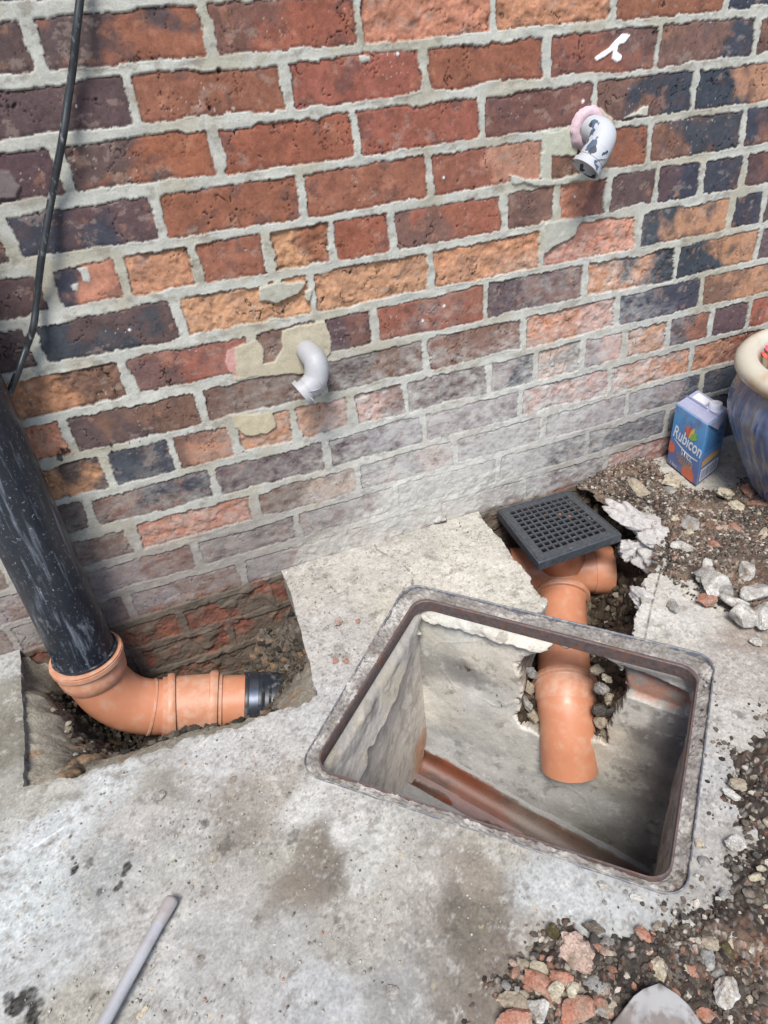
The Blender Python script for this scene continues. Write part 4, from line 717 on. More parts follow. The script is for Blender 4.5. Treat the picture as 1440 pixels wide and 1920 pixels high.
# square grating, ten by ten holes
gr = thing('gully_grate', (.67, -.125, .0), 'square dark plastic drain grating with rows of square holes', 'drain grating')
q4 = [np.array(G(932, 955, -.002)), np.array(G(1068, 918, -.002)), np.array(G(1166, 1000, .006)), np.array(G(1010, 1055, .010))]
def Q(u, v, dz=0):
    p_ = q4[0] * (1 - u) * (1 - v) + q4[1] * u * (1 - v) + q4[2] * u * v + q4[3] * (1 - u) * v; return (p_[0], p_[1], p_[2] + dz)
def grate():
    bm_v = []; F = []; b0 = .10; nh = 10; cell = (1 - 2 * b0) / nh; bar = cell * .27
    cuts = [0.0, .012, b0 - bar / 2]
    for i in range(nh): cuts += [b0 + cell * i + bar / 2, b0 + cell * (i + 1) - bar / 2]
    cuts = sorted(set(cuts + [1 - b0 + bar / 2, .988, 1.0])); n = len(cuts)
    def ishole(i):
        c_ = (cuts[i] + cuts[i + 1]) / 2; w = (c_ - b0) / cell; return 0 < w < nh and bar / 2 / cell < w % 1 < 1 - bar / 2 / cell
    V = []; 
    for dz in (0, -.022):
        for i in range(n):
            for j in range(n):
                e = (i in (0, n - 1)) or (j in (0, n - 1)); V.append(Q(cuts[i], cuts[j], (dz if i in (0, n - 1) or j in (0, n - 1) else dz * .13) - (.0025 if e and dz == 0 else 0)))
    idx = lambda k, i, j: k * n * n + i * n + j
    for i in range(n - 1):
        for j in range(n - 1):
            h = ishole(i) and ishole(j)
            if not h: F.append((idx(0, i, j), idx(0, i, j + 1), idx(0, i + 1, j + 1), idx(0, i + 1, j))); F.append((idx(1, i, j), idx(1, i + 1, j), idx(1, i + 1, j + 1), idx(1, i, j + 1)))
            else:
                for (a, b, c_, d) in ((i, j, i, j + 1), (i, j + 1, i + 1, j + 1), (i + 1, j + 1, i + 1, j), (i + 1, j, i, j)): F.append((idx(0, a, b), idx(0, c_, d), idx(1, c_, d), idx(1, a, b))[::-1])
    for i in range(n - 1):
        F.append((idx(0, i, 0), idx(0, i + 1, 0), idx(1, i + 1, 0), idx(1, i, 0))); F.append((idx(0, i + 1, n - 1), idx(0, i, n - 1), idx(1, i, n - 1), idx(1, i + 1, n - 1)))
        F.append((idx(0, 0, i + 1), idx(0, 0, i), idx(1, 0, i), idx(1, 0, i + 1))); F.append((idx(0, n - 1, i), idx(0, n - 1, i + 1), idx(1, n - 1, i + 1), idx(1, n - 1, i)))
    me = bpy.data.meshes.new('grid'); me.from_pydata(V, [], F); me.update(); o = link('grid', me, M_grate, gr); bevel(o, .0006, 1)
    rim = []
    for (u0, v0, u1, v1) in ((.02, .02, .98, .02), (.98, .02, .98, .98), (.98, .98, .02, .98), (.02, .98, .02, .02)): rim.append(tube([Q(u0, v0, .0008), Q(u1, v1, .0008)], .0014, 8))
    link('raised_edge', join_mesh(rim), M_grate, gr)
    c0 = [Q(.08, .08, -.020), Q(.92, .08, -.020), Q(.92, .92, -.020), Q(.08, .92, -.020)]; c1 = [Q(.12, .12, -.032), Q(.88, .12, -.032), Q(.88, .88, -.032), Q(.12, .88, -.032)]
    me = bpy.data.meshes.new('skirt'); me.from_pydata(c0 + c1, [], [(0, 1, 5, 4), (1, 2, 6, 5), (2, 3, 7, 6), (3, 0, 4, 7), (4, 5, 6, 7)]); o = link('hole_shade', me, mat_simple('hole_shade_black', alb(14, 16, 18), .6, 0, .2), gr); md = o.modifiers.new('thick', 'SOLIDIFY'); md.thickness = .003  # near-black box added under the grid, standing in for shade in the holes
grate()

# waste pipes in the wall
def waste(name, pts, rad_prof, mat, lab, matend=None):
    t = thing(name, pts[0], lab, 'waste pipe'); P_ = smoothpath(pts, 8); n = len(P_)
    link('pipe', sharp(tube(P_, [rad_prof[0] + (rad_prof[1] - rad_prof[0]) * min(1, i / (n * .35)) for i in range(n)], 48)), mat, t); d = (P_[-1] - P_[-3]).normalized(); e = P_[-1]; r = rad_prof[2]
    link('end_collar', sharp(tube([e - d * .014, e - d * .014, e - d * .001, e - d * .001, e + d * .007, e + d * .007, e - d * .03], [rad_prof[1], r * .95, r * .95, r, r, r * .86, r * .84], 48), 30), mat, t)
    link('inside', sharp(tube([e - d * .0085, e - d * .009], [r * .9, .001], 32)), M_rubber, t); return t
w1 = Wp(574, 657); 
waste('waste_pipe', [(w1[0], .01, w1[2]), (w1[0] + .001, -.022, w1[2] - .001), (w1[0] + .004, -.044, w1[2] - .010), tuple(Wp(591, 712, -.052)), tuple(Wp(570, 734, -.054))], (.0185, .0215, .0255), M_grey, 'plain pale grey waste pipe elbow set in a beige mortar patch of the wall')
m, nt, bs = mat_new('flaking_white_paint'); tc = N(nt, 'ShaderNodeTexCoord').outputs['Object']; f = ramp(nt, noise(nt, 36, 3, .45, tc), .565, .58); dk = mix(nt, ramp(nt, noise(nt, 60, 2, .5, tc), .45, .55), (*alb(48, 54, 66), 1), (*alb(74, 92, 116), 1))
cc = mix(nt, f, (*alb(184, 187, 192), 1), dk); nt.links.new(cc, bs.inputs['Base Color']); bs.inputs['Roughness'].default_value = .65; bump(nt, bs, f, .6, -.0008); M_flake = m
w2 = Wp(1102, 243)
w2o = waste('waste_pipe', [(w2[0], .01, w2[2]), (w2[0], -.020, w2[2]), (w2[0] + .002, -.040, w2[2] - .010), tuple(Wp(1119, 283, -.050)), tuple(Wp(1102, 310, -.052))], (.0205, .0240, .0275), M_flake, 'waste pipe stub with flaking white paint high on the wall to the right')
def lump(c, sc, n=4, seed=0, amp=.2, freq=2.5, planes=0, sub=3):
    rs = np.random.RandomState(seed); import bmesh as _b
    bm = _b.new(); _b.ops.create_icosphere(bm, subdivisions=sub, radius=1.0); V = np.array([v.co[:] for v in bm.verts]); F = [tuple(v.index for v in f_.verts) for f_ in bm.faces]; bm.free(); r = np.ones(len(V))
    if planes:
        nn = rs.randn(planes, 3); nn /= np.linalg.norm(nn, axis=1)[:, None]; hh = .72 + .3 * rs.rand(planes); dd = V @ nn.T; r = np.min(np.where(dd > .05, hh / np.maximum(dd, .05), 9), 1); r = np.minimum(r, 1.25)
    ph = rs.rand(6) * 50; r = r * (1 + amp * (fb(V[:, 0] + ph[0], V[:, 1] + V[:, 2] * .7 + ph[1], 1 / freq, 4, 500) * .6 + fb(V[:, 2] + ph[2], V[:, 0] - V[:, 1] * .6 + ph[3], 1 / freq, 4, 503) * .6)); V = V * r[:, None] * np.asarray(sc)
    return V, np.array(F)
def foam():
    V = []; n = 60; mrings = 7; F = []
    for i in range(mrings):
        t = i / (mrings - 1); a = math.pi * t
        for k in range(n):
            th = 2 * math.pi * k / n; rr = .0245 + .0095 * math.cos(a) * -1 + .0025 * float(fb(np.array([th * 2]), np.array([t * 3.]), .7, 3, 7)[0]); wx = 1.0 + .10 * math.cos(th - 2.6)
            V.append((w2[0] - .002 + rr * wx * math.cos(th), -.001 - .012 * math.sin(a), w2[2] + .001 + rr * 1.08 * math.sin(th)))
    for i in range(mrings - 1):
        for k in range(n): a = i * n + k; b = i * n + (k + 1) % n; F.append((a, b, b + n, a + n))
    me = bpy.data.meshes.new('foam_seal'); me.from_pydata(V, [], F); me.update()
    for p_ in me.polygons: p_.use_smooth = True
    link('foam_seal', me, mat_simple('pink_foam', alb(206, 180, 186), .8, 0, .15, 220, .001), w2o)
foam()
# cable
cb = [(156, -60), (150, 0), (143, 60), (136, 130), (127, 190), (119, 250), (108, 310), (97, 370), (86, 430), (77, 490), (71, 540), (67, 580), (62, 615), (50, 650), (38, 685), (24, 722), (8, 760)]
cp_ = [tuple(Wp(a, b, -.012 - .01 * math.sin(i * .9) ** 2 - (.02 if i > 13 else 0))) for i, (a, b) in enumerate(cb)]
tag(link('cable', tube(smoothpath(cp_, 6), .0052, 16), mat_simple('black_cable', alb(48, 52, 56), .4, 0, .3, 60, .0001, alb(136, 140, 140), (.56, .7), .5, (3, 3, 1), scale2=40)), 'thin black cable running down the brick wall to the soil pipe', 'cable')

# ================================================================== CARTON
def carton():
    a, b, c_ = G(1250, 866, .004), G(1305, 911, .004), G(1345, 879, .004); d = a + c_ - b; H = .152
    t = thing('juice_carton', tuple((a + b + c_ + d) / 4), 'blue mango juice carton with white cap standing at the foot of the wall', 'drink carton'); lean = np.array([.006, .008, 0])
    fr = [a, b, c_, d]; top = [p_ + np.array([0, 0, H]) + lean for p_ in fr]
    m, nt, bs = mat_new('printed_carton_blue'); tc = N(nt, 'ShaderNodeTexCoord').outputs['Object']; sx = N(nt, 'ShaderNodeSeparateXYZ'); nt.links.new(tc, sx.inputs[0])
    r = N(nt, 'ShaderNodeValToRGB'); mr = N(nt, 'ShaderNodeMapRange'); mr.inputs[1].default_value = 0; mr.inputs[2].default_value = .16; nt.links.new(sx.outputs[2], mr.inputs[0]); nt.links.new(mr.outputs[0], r.inputs[0])
    r.color_ramp.elements[0].color = (*alb(110, 112, 150), 1); r.color_ramp.elements[1].color = (*alb(122, 160, 204), 1)
    for pos, col in ((.3, alb(100, 124, 176)), (.62, alb(84, 152, 212)), (.8, alb(96, 162, 216))): e = r.color_ramp.elements.new(pos); e.color = (*col, 1)
    nz = noise(nt, 40, 4, .5, tc); cc = mix(nt, ramp(nt, nz, .5, .7), r.outputs[0], (*alb(110, 126, 170), 1)); nt.links.new(cc, bs.inputs['Base Color']); bs.inputs['Roughness'].default_value = .3
    M_c = m; o = link('box', boxmesh(fr + top), M_c, t); bevel(o, .0015, 2)
    M_w = mat_simple('white_print', alb(235, 238, 245), .5, 0, .03); M_o = mat_simple('orange_print', alb(218, 118, 92), .5, 0, .1, 60); M_y = mat_simple('yellow_print', alb(226, 196, 92), .5, 0, .05); M_g = mat_simple('green_print', alb(136, 186, 92), .5, 0, .05); M_r = mat_simple('red_print', alb(208, 98, 92), .5, 0, .05); M_gd = mat_simple('gold_print', alb(196, 160, 110), .5, 0, .05)
    def face(p0, p1, q0, q1):
        ex = (p1 - p0); ey = (q0 - p0); n = np.cross(ex, ey); n = n / np.linalg.norm(n); return lambda u, v, e=.0006: tuple(p0 + ex * u + ey * v + n * e)
    Ff = face(a, b, top[0], top[1]); Fs = face(b, c_, top[1], top[2])
    def flat(name, pts, mat, F_=Ff, e=.0006):
        me = bpy.data.meshes.new(name); me.from_pydata([F_(u, v, e) for u, v in pts], [], [tuple(range(len(pts)))]); me.update(); return link(name, me, mat, t)
    def text(name, s, x, y, size, mat, slope=0, shear=0, bold=0, F_=Ff, wid=1.0, arc=0):
        cu = bpy.data.curves.new(name, 'FONT'); cu.body = s; cu.size = 1; cu.align_x = 'CENTER'; cu.shear = shear; cu.offset = bold; cu.resolution_u = 4; ob = bpy.data.objects.new(name, cu); C.objects.link(ob); bpy.context.view_layer.update()
        me = bpy.data.meshes.new_from_object(ob.evaluated_get(bpy.context.evaluated_depsgraph_get())); bpy.data.objects.remove(ob); asp = np.linalg.norm(b - a) / H
        for v in me.vertices:
            u = x + v.co.x * size * wid; w = y + v.co.y * size * asp + slope * (u - x) + arc * (u - x) ** 2; v.co = Vector(F_(u, w, .0009))
        me.name = name; return link(name, me, mat, t)
    leaf = lambda cx, cy, ang, L, w: [(cx + math.cos(ang) * L * s_ + math.sin(ang) * w * k, (cy + (math.sin(ang) * L * s_ - math.cos(ang) * w * k) * .72)) for s_, k in ((0, 0), (.25, .7), (.5, 1), (.75, .75), (1, 0), (.75, -.75), (.5, -1), (.25, -.7))]
    for i, (an, L, mt) in enumerate([(2.35, .25, M_r), (1.95, .32, M_o), (1.5, .30, M_r), (1.15, .33, M_y), (.75, .33, M_g), (.45, .30, M_g)]): flat('petal', leaf(.56, .62, an, L, .05), mt, e=.0005 + .0001 * i)
    text('brand_lettering', 'Rubicon', .52, .475, .36, M_w, slope=-.05, shear=.25, bold=.018, wid=.78)
    sw = [(.14 + .78 * k / 14, .455 - .05 * k / 14 - .065 * math.sin(math.pi * k / 14 * .85)) for k in range(15)]; flat('underline', sw + [(u, v + .014 + .016 * math.sin(math.pi * i / 14)) for i, (u, v) in enumerate(sw)][::-1], M_w)
    text('still_lettering', 'STILL', .58, .30, .16, M_w, slope=-.04, bold=.01); text('deluxe_lettering', 'DELUXE', .55, .20, .17, M_gd, slope=-.04, bold=.01, wid=.85); text('mango_lettering', 'MANGO', .55, .145, .10, M_gd, slope=-.04, bold=.01)
    circ = lambda cx, cy, r, a0=0, a1=2 * math.pi: [(cx + r * math.cos(a0 + (a1 - a0) * k / 20), cy + r * .74 * math.sin(a0 + (a1 - a0) * k / 20)) for k in range(20)]
    flat('mango', [(max(u, .0), v) for u, v in circ(.07, .30, .13)], M_o); flat('mango', [(u, max(v, .0)) for u, v in circ(.70, .06, .2)], M_o); flat('mango_leaf', [(.76, .19), (.80, .215), (.79, .25), (.74, .24)], M_gd)
    text('volume_lettering', '1 litre', .22, .03, .10, M_w, slope=-.03)
    text('small_print', 'MANGO JUICE DRINK', .5, .72, .085, M_gd, F_=Fs) if False else None
    for i in range(10):
        v = .52 + .04 * i; flat('text_line', [(.12, v), (.86 - .1 * (i % 3), v), (.86 - .1 * (i % 3), v + .010), (.12, v + .010)], mat_pr, Fs)
    flat('fruit_picture', [(.08, .28), (.9, .30), (.92, .38), (.5, .42), (.08, .38)], M_gd, Fs)
    flat('barcode_panel', [(.10, .04), (.92, .04), (.92, .24), (.10, .24)], M_w, Fs)
    bars = []; x = .14; k = 0; rs = np.random.RandomState(3)
    me = bpy.data.meshes.new('barcode'); V = []; F = []
    while x < .86: w = .012 + .02 * rs.rand(); V += [Fs(x, .06, .001), Fs(x + w, .06, .001), Fs(x + w, .22, .001), Fs(x, .22, .001)]; F.append((len(V) - 4, len(V) - 3, len(V) - 2, len(V) - 1)); x += w + .012 + .02 * rs.rand()
    me.from_pydata(V, [], F); link('barcode', me, mat_pr, t)
    T0, T1, T2, T3 = top; mid = lambda u, v, z=0: T0 * (1 - u) * (1 - v) + T1 * u * (1 - v) + T2 * u * v + T3 * (1 - u) * v + np.array([0, 0, z])
    M_f = mat_simple('carton_top', alb(168, 172, 200), .35, 0, .1, 60)
    o = link('top_seam', boxmesh([mid(0, .46, .0), mid(1, .46, 0), mid(1, .50, 0), mid(0, .50, 0), mid(0, .46, .006), mid(1, .46, .006), mid(1, .50, .003), mid(0, .50, .003)]), M_f, t)
    link('top_panel', boxmesh([mid(.02, .03, .0004), mid(.98, .03, .0004), mid(.98, .97, .0004), mid(.02, .97, .0004), mid(.02, .03, .001), mid(.98, .03, .001), mid(.98, .97, .001), mid(.02, .97, .001)]), M_f, t)
    link('label_square', boxmesh([mid(.12, .58, .001), mid(.52, .58, .001), mid(.52, .88, .001), mid(.12, .88, .001), mid(.12, .58, .0016), mid(.52, .58, .0016), mid(.52, .88, .0016), mid(.12, .88, .0016)]), M_w, t)
    fl = bpy.data.meshes.new('side_flap'); fl.from_pydata([Fs(.02, 1, .002), Fs(.98, 1, .002), Fs(.5, .80, .003)], [], [(0, 1, 2)]); o = link('side_flap', fl, M_f, t); sm_ = o.modifiers.new('t', 'SOLIDIFY'); sm_.thickness = .001
    cpos = Vector(mid(.78, .66)); link('cap', sharp(tube([cpos, cpos + Vector((0, 0, .004)), cpos + Vector((0, 0, .004)), cpos + Vector((0, 0, .016)), cpos + Vector((0, 0, .018)), cpos + Vector((0, 0, .018))], [.019, .018, .0145, .0142, .013, .0005], 32), 30), mat_simple('white_cap', alb(226, 228, 240), .4, 0, .02), t)
mat_pr = mat_simple('dark_blue_print', alb(56, 62, 100), .5, 0, .1)
carton()

# ================================================================== FLOWER POT
def pot():
    cx, cy = 1.264, -.322; t = thing('flower_pot', (cx, cy, .0), 'big blue glazed flower pot with cream rim at the right edge of the picture', 'flower pot')
    prof = [(.160, .0), (.171, .004), (.184, .03), (.207, .08), (.229, .13), (.247, .175), (.254, .205), (.252, .235), (.242, .262), (.228, .280)]; n = 144; V = []; F = []; H_ = .36 / .31
    zs = np.linspace(0, 1, 40); rr = np.interp(zs * .287, [z for _, z in prof], [r for r, _ in prof])
    for z, r in zip(zs, rr):
        for k in range(n):
            a = 2 * math.pi * k / n; fl = .0045 * math.cos(a * 44 + z * 2.2) * math.sin(math.pi * min(1, z * 1.02)) ** .5 if 0 < z < 1 else 0; V.append((cx + (r + fl) * math.cos(a), cy + (r + fl) * math.sin(a), z * .287))
    for i in range(39):
        for k in range(n): q = i * n + k; w = i * n + (k + 1) % n; F.append((q, w, w + n, q + n))
    me = bpy.data.meshes.new('body'); me.from_pydata(V, [], F); me.update()
    for p_ in me.polygons: p_.use_smooth = True
    m, nt, bs = mat_new('blue_drip_glaze'); tc = N(nt, 'ShaderNodeTexCoord').outputs['Object']; mp = N(nt, 'ShaderNodeMapping'); mp.inputs['Scale'].default_value = (1, 1, .22); nt.links.new(tc, mp.inputs[0])
    f1 = ramp(nt, noise(nt, 34, 6, .6, mp.outputs[0]), .42, .62); c1 = mix(nt, f1, (*alb(84, 100, 136), 1), (*alb(134, 134, 140), 1)); mp2 = N(nt, 'ShaderNodeMapping'); mp2.inputs['Scale'].default_value = (1, 1, .5); nt.links.new(tc, mp2.inputs[0]); f2 = ramp(nt, noise(nt, 26, 5, .6, mp2.outputs[0]), .54, .66)
    c2 = mix(nt, f2, c1, (*alb(176, 142, 96), 1)); f3 = ramp(nt, noise(nt, 50, 4, .6, mp.outputs[0]), .6, .7); c3 = mix(nt, f3, c2, (*alb(40, 60, 118), 1)); nt.links.new(c3, bs.inputs['Base Color']); bs.inputs['Roughness'].default_value = .25; bs.inputs['Coat Weight'].default_value = .4; bump(nt, bs, f1, .3, .0006)
    link('body', me, m, t)
    RT = [(.225, .270), (.238, .272), (.252, .277), (.260, .287), (.261, .299), (.255, .311), (.243, .318), (.229, .318), (.219, .311), (.214, .299), (.212, .285), (.206, .25), (.204, .238)]
    mr_, nt, bs = mat_new('cream_rim_glaze'); tc = N(nt, 'ShaderNodeTexCoord').outputs['Object']; f = ramp(nt, noise(nt, 14, 5, .6, tc), .5, .68); sx = N(nt, 'ShaderNodeSeparateXYZ'); nt.links.new(tc, sx.inputs[0]); g = N(nt, 'ShaderNodeMapRange'); g.inputs[1].default_value = .308; g.inputs[2].default_value = .285; nt.links.new(sx.outputs[2], g.inputs[0])
    c1 = mix(nt, f, (*alb(206, 200, 184), 1), (*alb(188, 168, 140), 1)); mm = N(nt, 'ShaderNodeMath', operation='MULTIPLY'); nt.links.new(g.outputs[0], mm.inputs[0]); nt.links.new(ramp(nt, noise(nt, 8, 4, .6, tc), .35, .6), mm.inputs[1]); c2 = mix(nt, mm.outputs[0], c1, (*alb(168, 132, 92), 1)); nt.links.new(c2, bs.inputs['Base Color']); bs.inputs['Roughness'].default_value = .28
    P_ = [(r, z) for r, z in RT]; V = []; F = []
    for r, z in P_:
        for k in range(96): a = 2 * math.pi * k / 96; V.append((cx + r * math.cos(a), cy + r * math.sin(a), z))
    for i in range(len(P_) - 1):
        for k in range(96): q = i * 96 + k; w = i * 96 + (k + 1) % 96; F.append((q, w, w + 96, q + 96))
    me = bpy.data.meshes.new('rim'); me.from_pydata(V, [], F); me.update()
    for p_ in me.polygons: p_.use_smooth = True
    o = link('rim', me, mr_, t); o.modifiers.new('s', 'SUBSURF').render_levels = 1
    X, Y = np.meshgrid(np.linspace(cx - .21, cx + .21, 110), np.linspace(cy - .21, cy + .21, 110), indexing='ij'); R_ = np.hypot(X - cx, Y - cy); s_ = np.where(R_ > .207, .207 / np.maximum(R_, .01), 1); X = cx + (X - cx) * s_; Y = cy + (Y - cy) * s_
    f1, f2, i = wor(X, Y, .012, 61); Z = .248 + .006 * fb(X, Y, .03, 4, 601) + .004 * (1 - f1); c = mixc(np.ones(X.shape + (3,)) * alb(70, 60, 54), alb(126, 112, 104), (i > .7) * .8)
    tag(link('potting_soil', sheet('potting_soil', np.stack([X, Y, Z], -1), c), M_soil, t))
    # begonias
    bg_ = thing('begonia', (cx - .10, cy + .03, .265), 'small pink flowered begonia with dark green leaves growing in the blue pot', 'plant')
    M_leaf = mat_simple('dark_leaf', alb(58, 84, 62), .4, 0, .3, 60, .0003, alb(120, 156, 140), (.55, .7)); M_pink = mat_simple('pink_petal', alb(222, 88, 112), .5, 0, .15, 80); M_stem = mat_simple('red_stem', alb(130, 70, 60), .5, 0, .2); rs = np.random.RandomState(11)
    def disc(name, c_, n_, r, mat, cup=.25, par=None, asp=1.0):
        n_ = Vector(n_).normalized(); e1 = n_.orthogonal().normalized(); e2 = n_.cross(e1); V = [tuple(Vector(c_))]; F = []
        for q in range(1, 4):
            for k in range(14): a = 2 * math.pi * k / 14; rr_ = r * q / 3 * (1 + .08 * math.sin(3 * a + q)); V.append(tuple(Vector(c_) + e1 * rr_ * math.cos(a) + e2 * rr_ * asp * math.sin(a) + n_ * cup * r * (q / 3) ** 2))
        for k in range(14): F.append((0, 1 + k, 1 + (k + 1) % 14))
        for q in range(2):
            for k in range(14): F.append((1 + q * 14 + k, 1 + (q + 1) * 14 + k, 1 + (q + 1) * 14 + (k + 1) % 14, 1 + q * 14 + (k + 1) % 14))
        me = bpy.data.meshes.new(name); me.from_pydata(V, [], F); me.update()
        for p_ in me.polygons: p_.use_smooth = True
        return link(name, me, mat, par)
    base = Vector((cx - .13, cy + .04, .252))
    for k in range(16):
        a = rs.rand() * 6.28; d_ = .015 + .05 * rs.rand(); h_ = .01 + .035 * rs.rand(); p_ = base + Vector((d_ * math.cos(a), d_ * math.sin(a), h_)); link('stem', tube([base, (base + p_) / 2 + Vector((0, 0, .004)), p_], .0012, 6), M_stem, bg_)
        disc('leaf', p_, (math.cos(a) * .5, math.sin(a) * .5, 1), .011 + .008 * rs.rand(), M_leaf, .2, bg_, .75)
    for k, (px, py) in enumerate([(1434, 640), (1441, 648), (1437, 656), (1430, 668), (1452, 662), (1446, 636)]):
        q = Vector(G(px, py, .300 - .004 * k)); disc('flower', q, (-.3 + .2 * k % 1, -.6, .8), .009, M_pink if k != 3 else mat_simple('coral_petal', alb(214, 90, 70), .5, 0, .1), .5, bg_)
pot()

# ================================================================== STEEL BAR AND BLADE IN THE FOREGROUND
M_bar = mat_simple('worn_steel_bar', alb(204, 204, 206), .32, .35, .12, 60, .0002, alb(170, 166, 166), (.5, .68), .5, (1, 1, 1), scale2=30)
A_ = Vector(G(318, 1694, .012)); B_ = Vector(G(185, 1935, .02)); B2 = B_ + (B_ - A_) * 1.6; dr = (A_ - B_).normalized()
bar = thing('steel_bar', tuple(A_), 'round worn steel bar end lying on the concrete at lower left', 'steel bar')
link('shaft', tube([B2, B_, A_ - dr * .03, A_ - dr * .024], [.0074, .0074, .0074, .0076], 24, True), M_bar, bar)
V, F = [], []
tipm = tube([A_ - dr * .026, A_ - dr * .018, A_ - dr * .008, A_ + dr * .002, A_ + dr * .006, A_ + dr * .007], [.0077, .0081, .0088, .0091, .0078, .001], 24); link('tip', tipm, mat_simple('bare_rubbed_tip', alb(192, 186, 182), .4, .3, .1, 90, .0003, alb(160, 150, 152), (.5, .7)), bar)
def blade():
    a0 = Vector(G(1236, 1846, .034)); bL = Vector(G(1115, 1975, .03)); bR = Vector(G(1395, 1990, .03)); t = thing('spade_blade', tuple(a0), 'dull grey pointed metal spade blade at the bottom right corner on rubble', 'spade')
    ax = ((bL + bR) / 2 - a0).normalized(); sd_ = ax.cross(Vector((0, 0, 1))).normalized(); sd_ = -sd_ if (bR - bL).dot(sd_) < 0 else sd_; V = []; F = []; n = 40; m_ = 40; wl = abs((bL - a0).dot(sd_)); wr = abs((bR - a0).dot(sd_)); Lg = (bL - a0).dot(ax)
    for i in range(n):
        s_ = i / (n - 1) * .26; w0 = s_ / Lg; rnd = math.sqrt(min(1, s_ / .012)) * .014 
        for j in range(m_):
            v = j / (m_ - 1) * 2 - 1; W_ = (wl if v < 0 else wr) * w0 * .93 + rnd; x = v * W_; z = -abs(v) ** 1.5 * .010 * min(1, s_ / .03); gq = abs(x) - .012 - s_ * .18; z += -.004 * (1 if gq > 0 else 0) * float(ss(.03, .05, np.array(s_ + abs(x) * .3))) + .0035 * math.exp(-(gq / .004) ** 2) * float(ss(.02, .035, np.array(s_)))
            V.append(tuple(a0 + ax * s_ + sd_ * x + Vector((0, 0, z))))
    for i in range(n - 1):
        for j in range(m_ - 1): q = i * m_ + j; F.append((q, q + 1, q + m_ + 1, q + m_))
    me = bpy.data.meshes.new('blade'); me.from_pydata(V, [], F); me.update()
    for p_ in me.polygons: p_.use_smooth = True
    o = link('blade', me, mat_simple('dull_grey_metal', alb(134, 126, 120), .5, .1, .2, 60, .0006, alb(168, 167, 166), (.46, .58), .35, scale2=36), t); sm_ = o.modifiers.new('t', 'SOLIDIFY'); sm_.thickness = .0025
blade()

# ================================================================== STONES AND RUBBLE
def mstone(name, c, c2, thr=(.5, .7), sc=60):
    m = mat_simple(name, c, .92, 0, .3, 130, .0016, c2, thr, .2, scale2=sc); nt = m.node_tree; bs = nt.nodes['Principled BSDF']; src = bs.inputs['Base Color'].links[0].from_socket; g = N(nt, 'ShaderNodeNewGeometry')
    f = ramp(nt, noise(nt, 45, 7, .7, g.outputs['Position']), .50, .66); a = mix(nt, f, src, (*alb(136, 122, 106), 1)); f2 = ramp(nt, noise(nt, 420, 4, .7, g.outputs['Position']), .35, .62, (.62, .62, .62, 1), (1.12, 1.12, 1.12, 1)); nt.links.new(mix(nt, 1.0, a, f2, 'MULTIPLY'), bs.inputs['Base Color']); return m
MS = {'w': mstone('chalky_white', alb(204, 201, 194), alb(158, 152, 144), (.46, .66)), 'g': mstone('grey_stone', alb(146, 144, 140), alb(176, 172, 164)), 't': mstone('tan_stone', alb(168, 156, 136), alb(140, 132, 120)), 'r': mstone('brick_red', alb(170, 118, 98), alb(164, 140, 124), (.42, .66)),
      'p': mstone('pinkish_stone', alb(188, 164, 150), alb(164, 138, 124)), 'd': mstone('dark_stone', alb(84, 80, 76), alb(66, 60, 54)), 'c': mstone('cream_stone', alb(194, 184, 162), alb(160, 148, 124)), 'm': mstone('mossy_lump', alb(84, 76, 52), alb(60, 56, 40)), 'b': mstone('bluish_grey', alb(142, 140, 136), alb(180, 178, 172))}
def lumpmesh(nm, V, F, flat):
    me = bpy.data.meshes.new(nm); me.from_pydata([tuple(v) for v in V], [], [tuple(f) for f in F]); me.update()
    for p_ in me.polygons: p_.use_smooth = not flat
    return me
def stone(name, px, py, w, h, ang, kind, label, cat, z=.004, tall=.6, seed=1, planes=9, amp=.10, group=None):
    """w, h: visible extents in photo pixels; ang: degrees of the long axis in plan"""
    c = G(px, py, z); k = np.linalg.norm(G(px + 1, py, z) - G(px, py, z)); k2 = np.linalg.norm(G(px, py + 1, z) - G(px, py, z)); a, b = w * k / 2, h * k2 / 2 * .82; hz = min(a, b) * tall
    V, F = lump(0, (a, b, hz), seed=seed, planes=planes, amp=amp * 1.4, freq=3.2, sub=4); me = lumpmesh(name, V, F, False); me.set_sharp_from_angle(angle=math.radians(22)); o = link(name, me, MS[kind]); o.location = (c[0], c[1], z + hz * .45); vr = ray(px, py); o.rotation_euler = ((seed * 37 % 9 - 4) * .04, (seed * 53 % 9 - 4) * .04, -math.atan2(vr[0], vr[1]) + math.radians(ang)); return tag(o, label, cat, group)
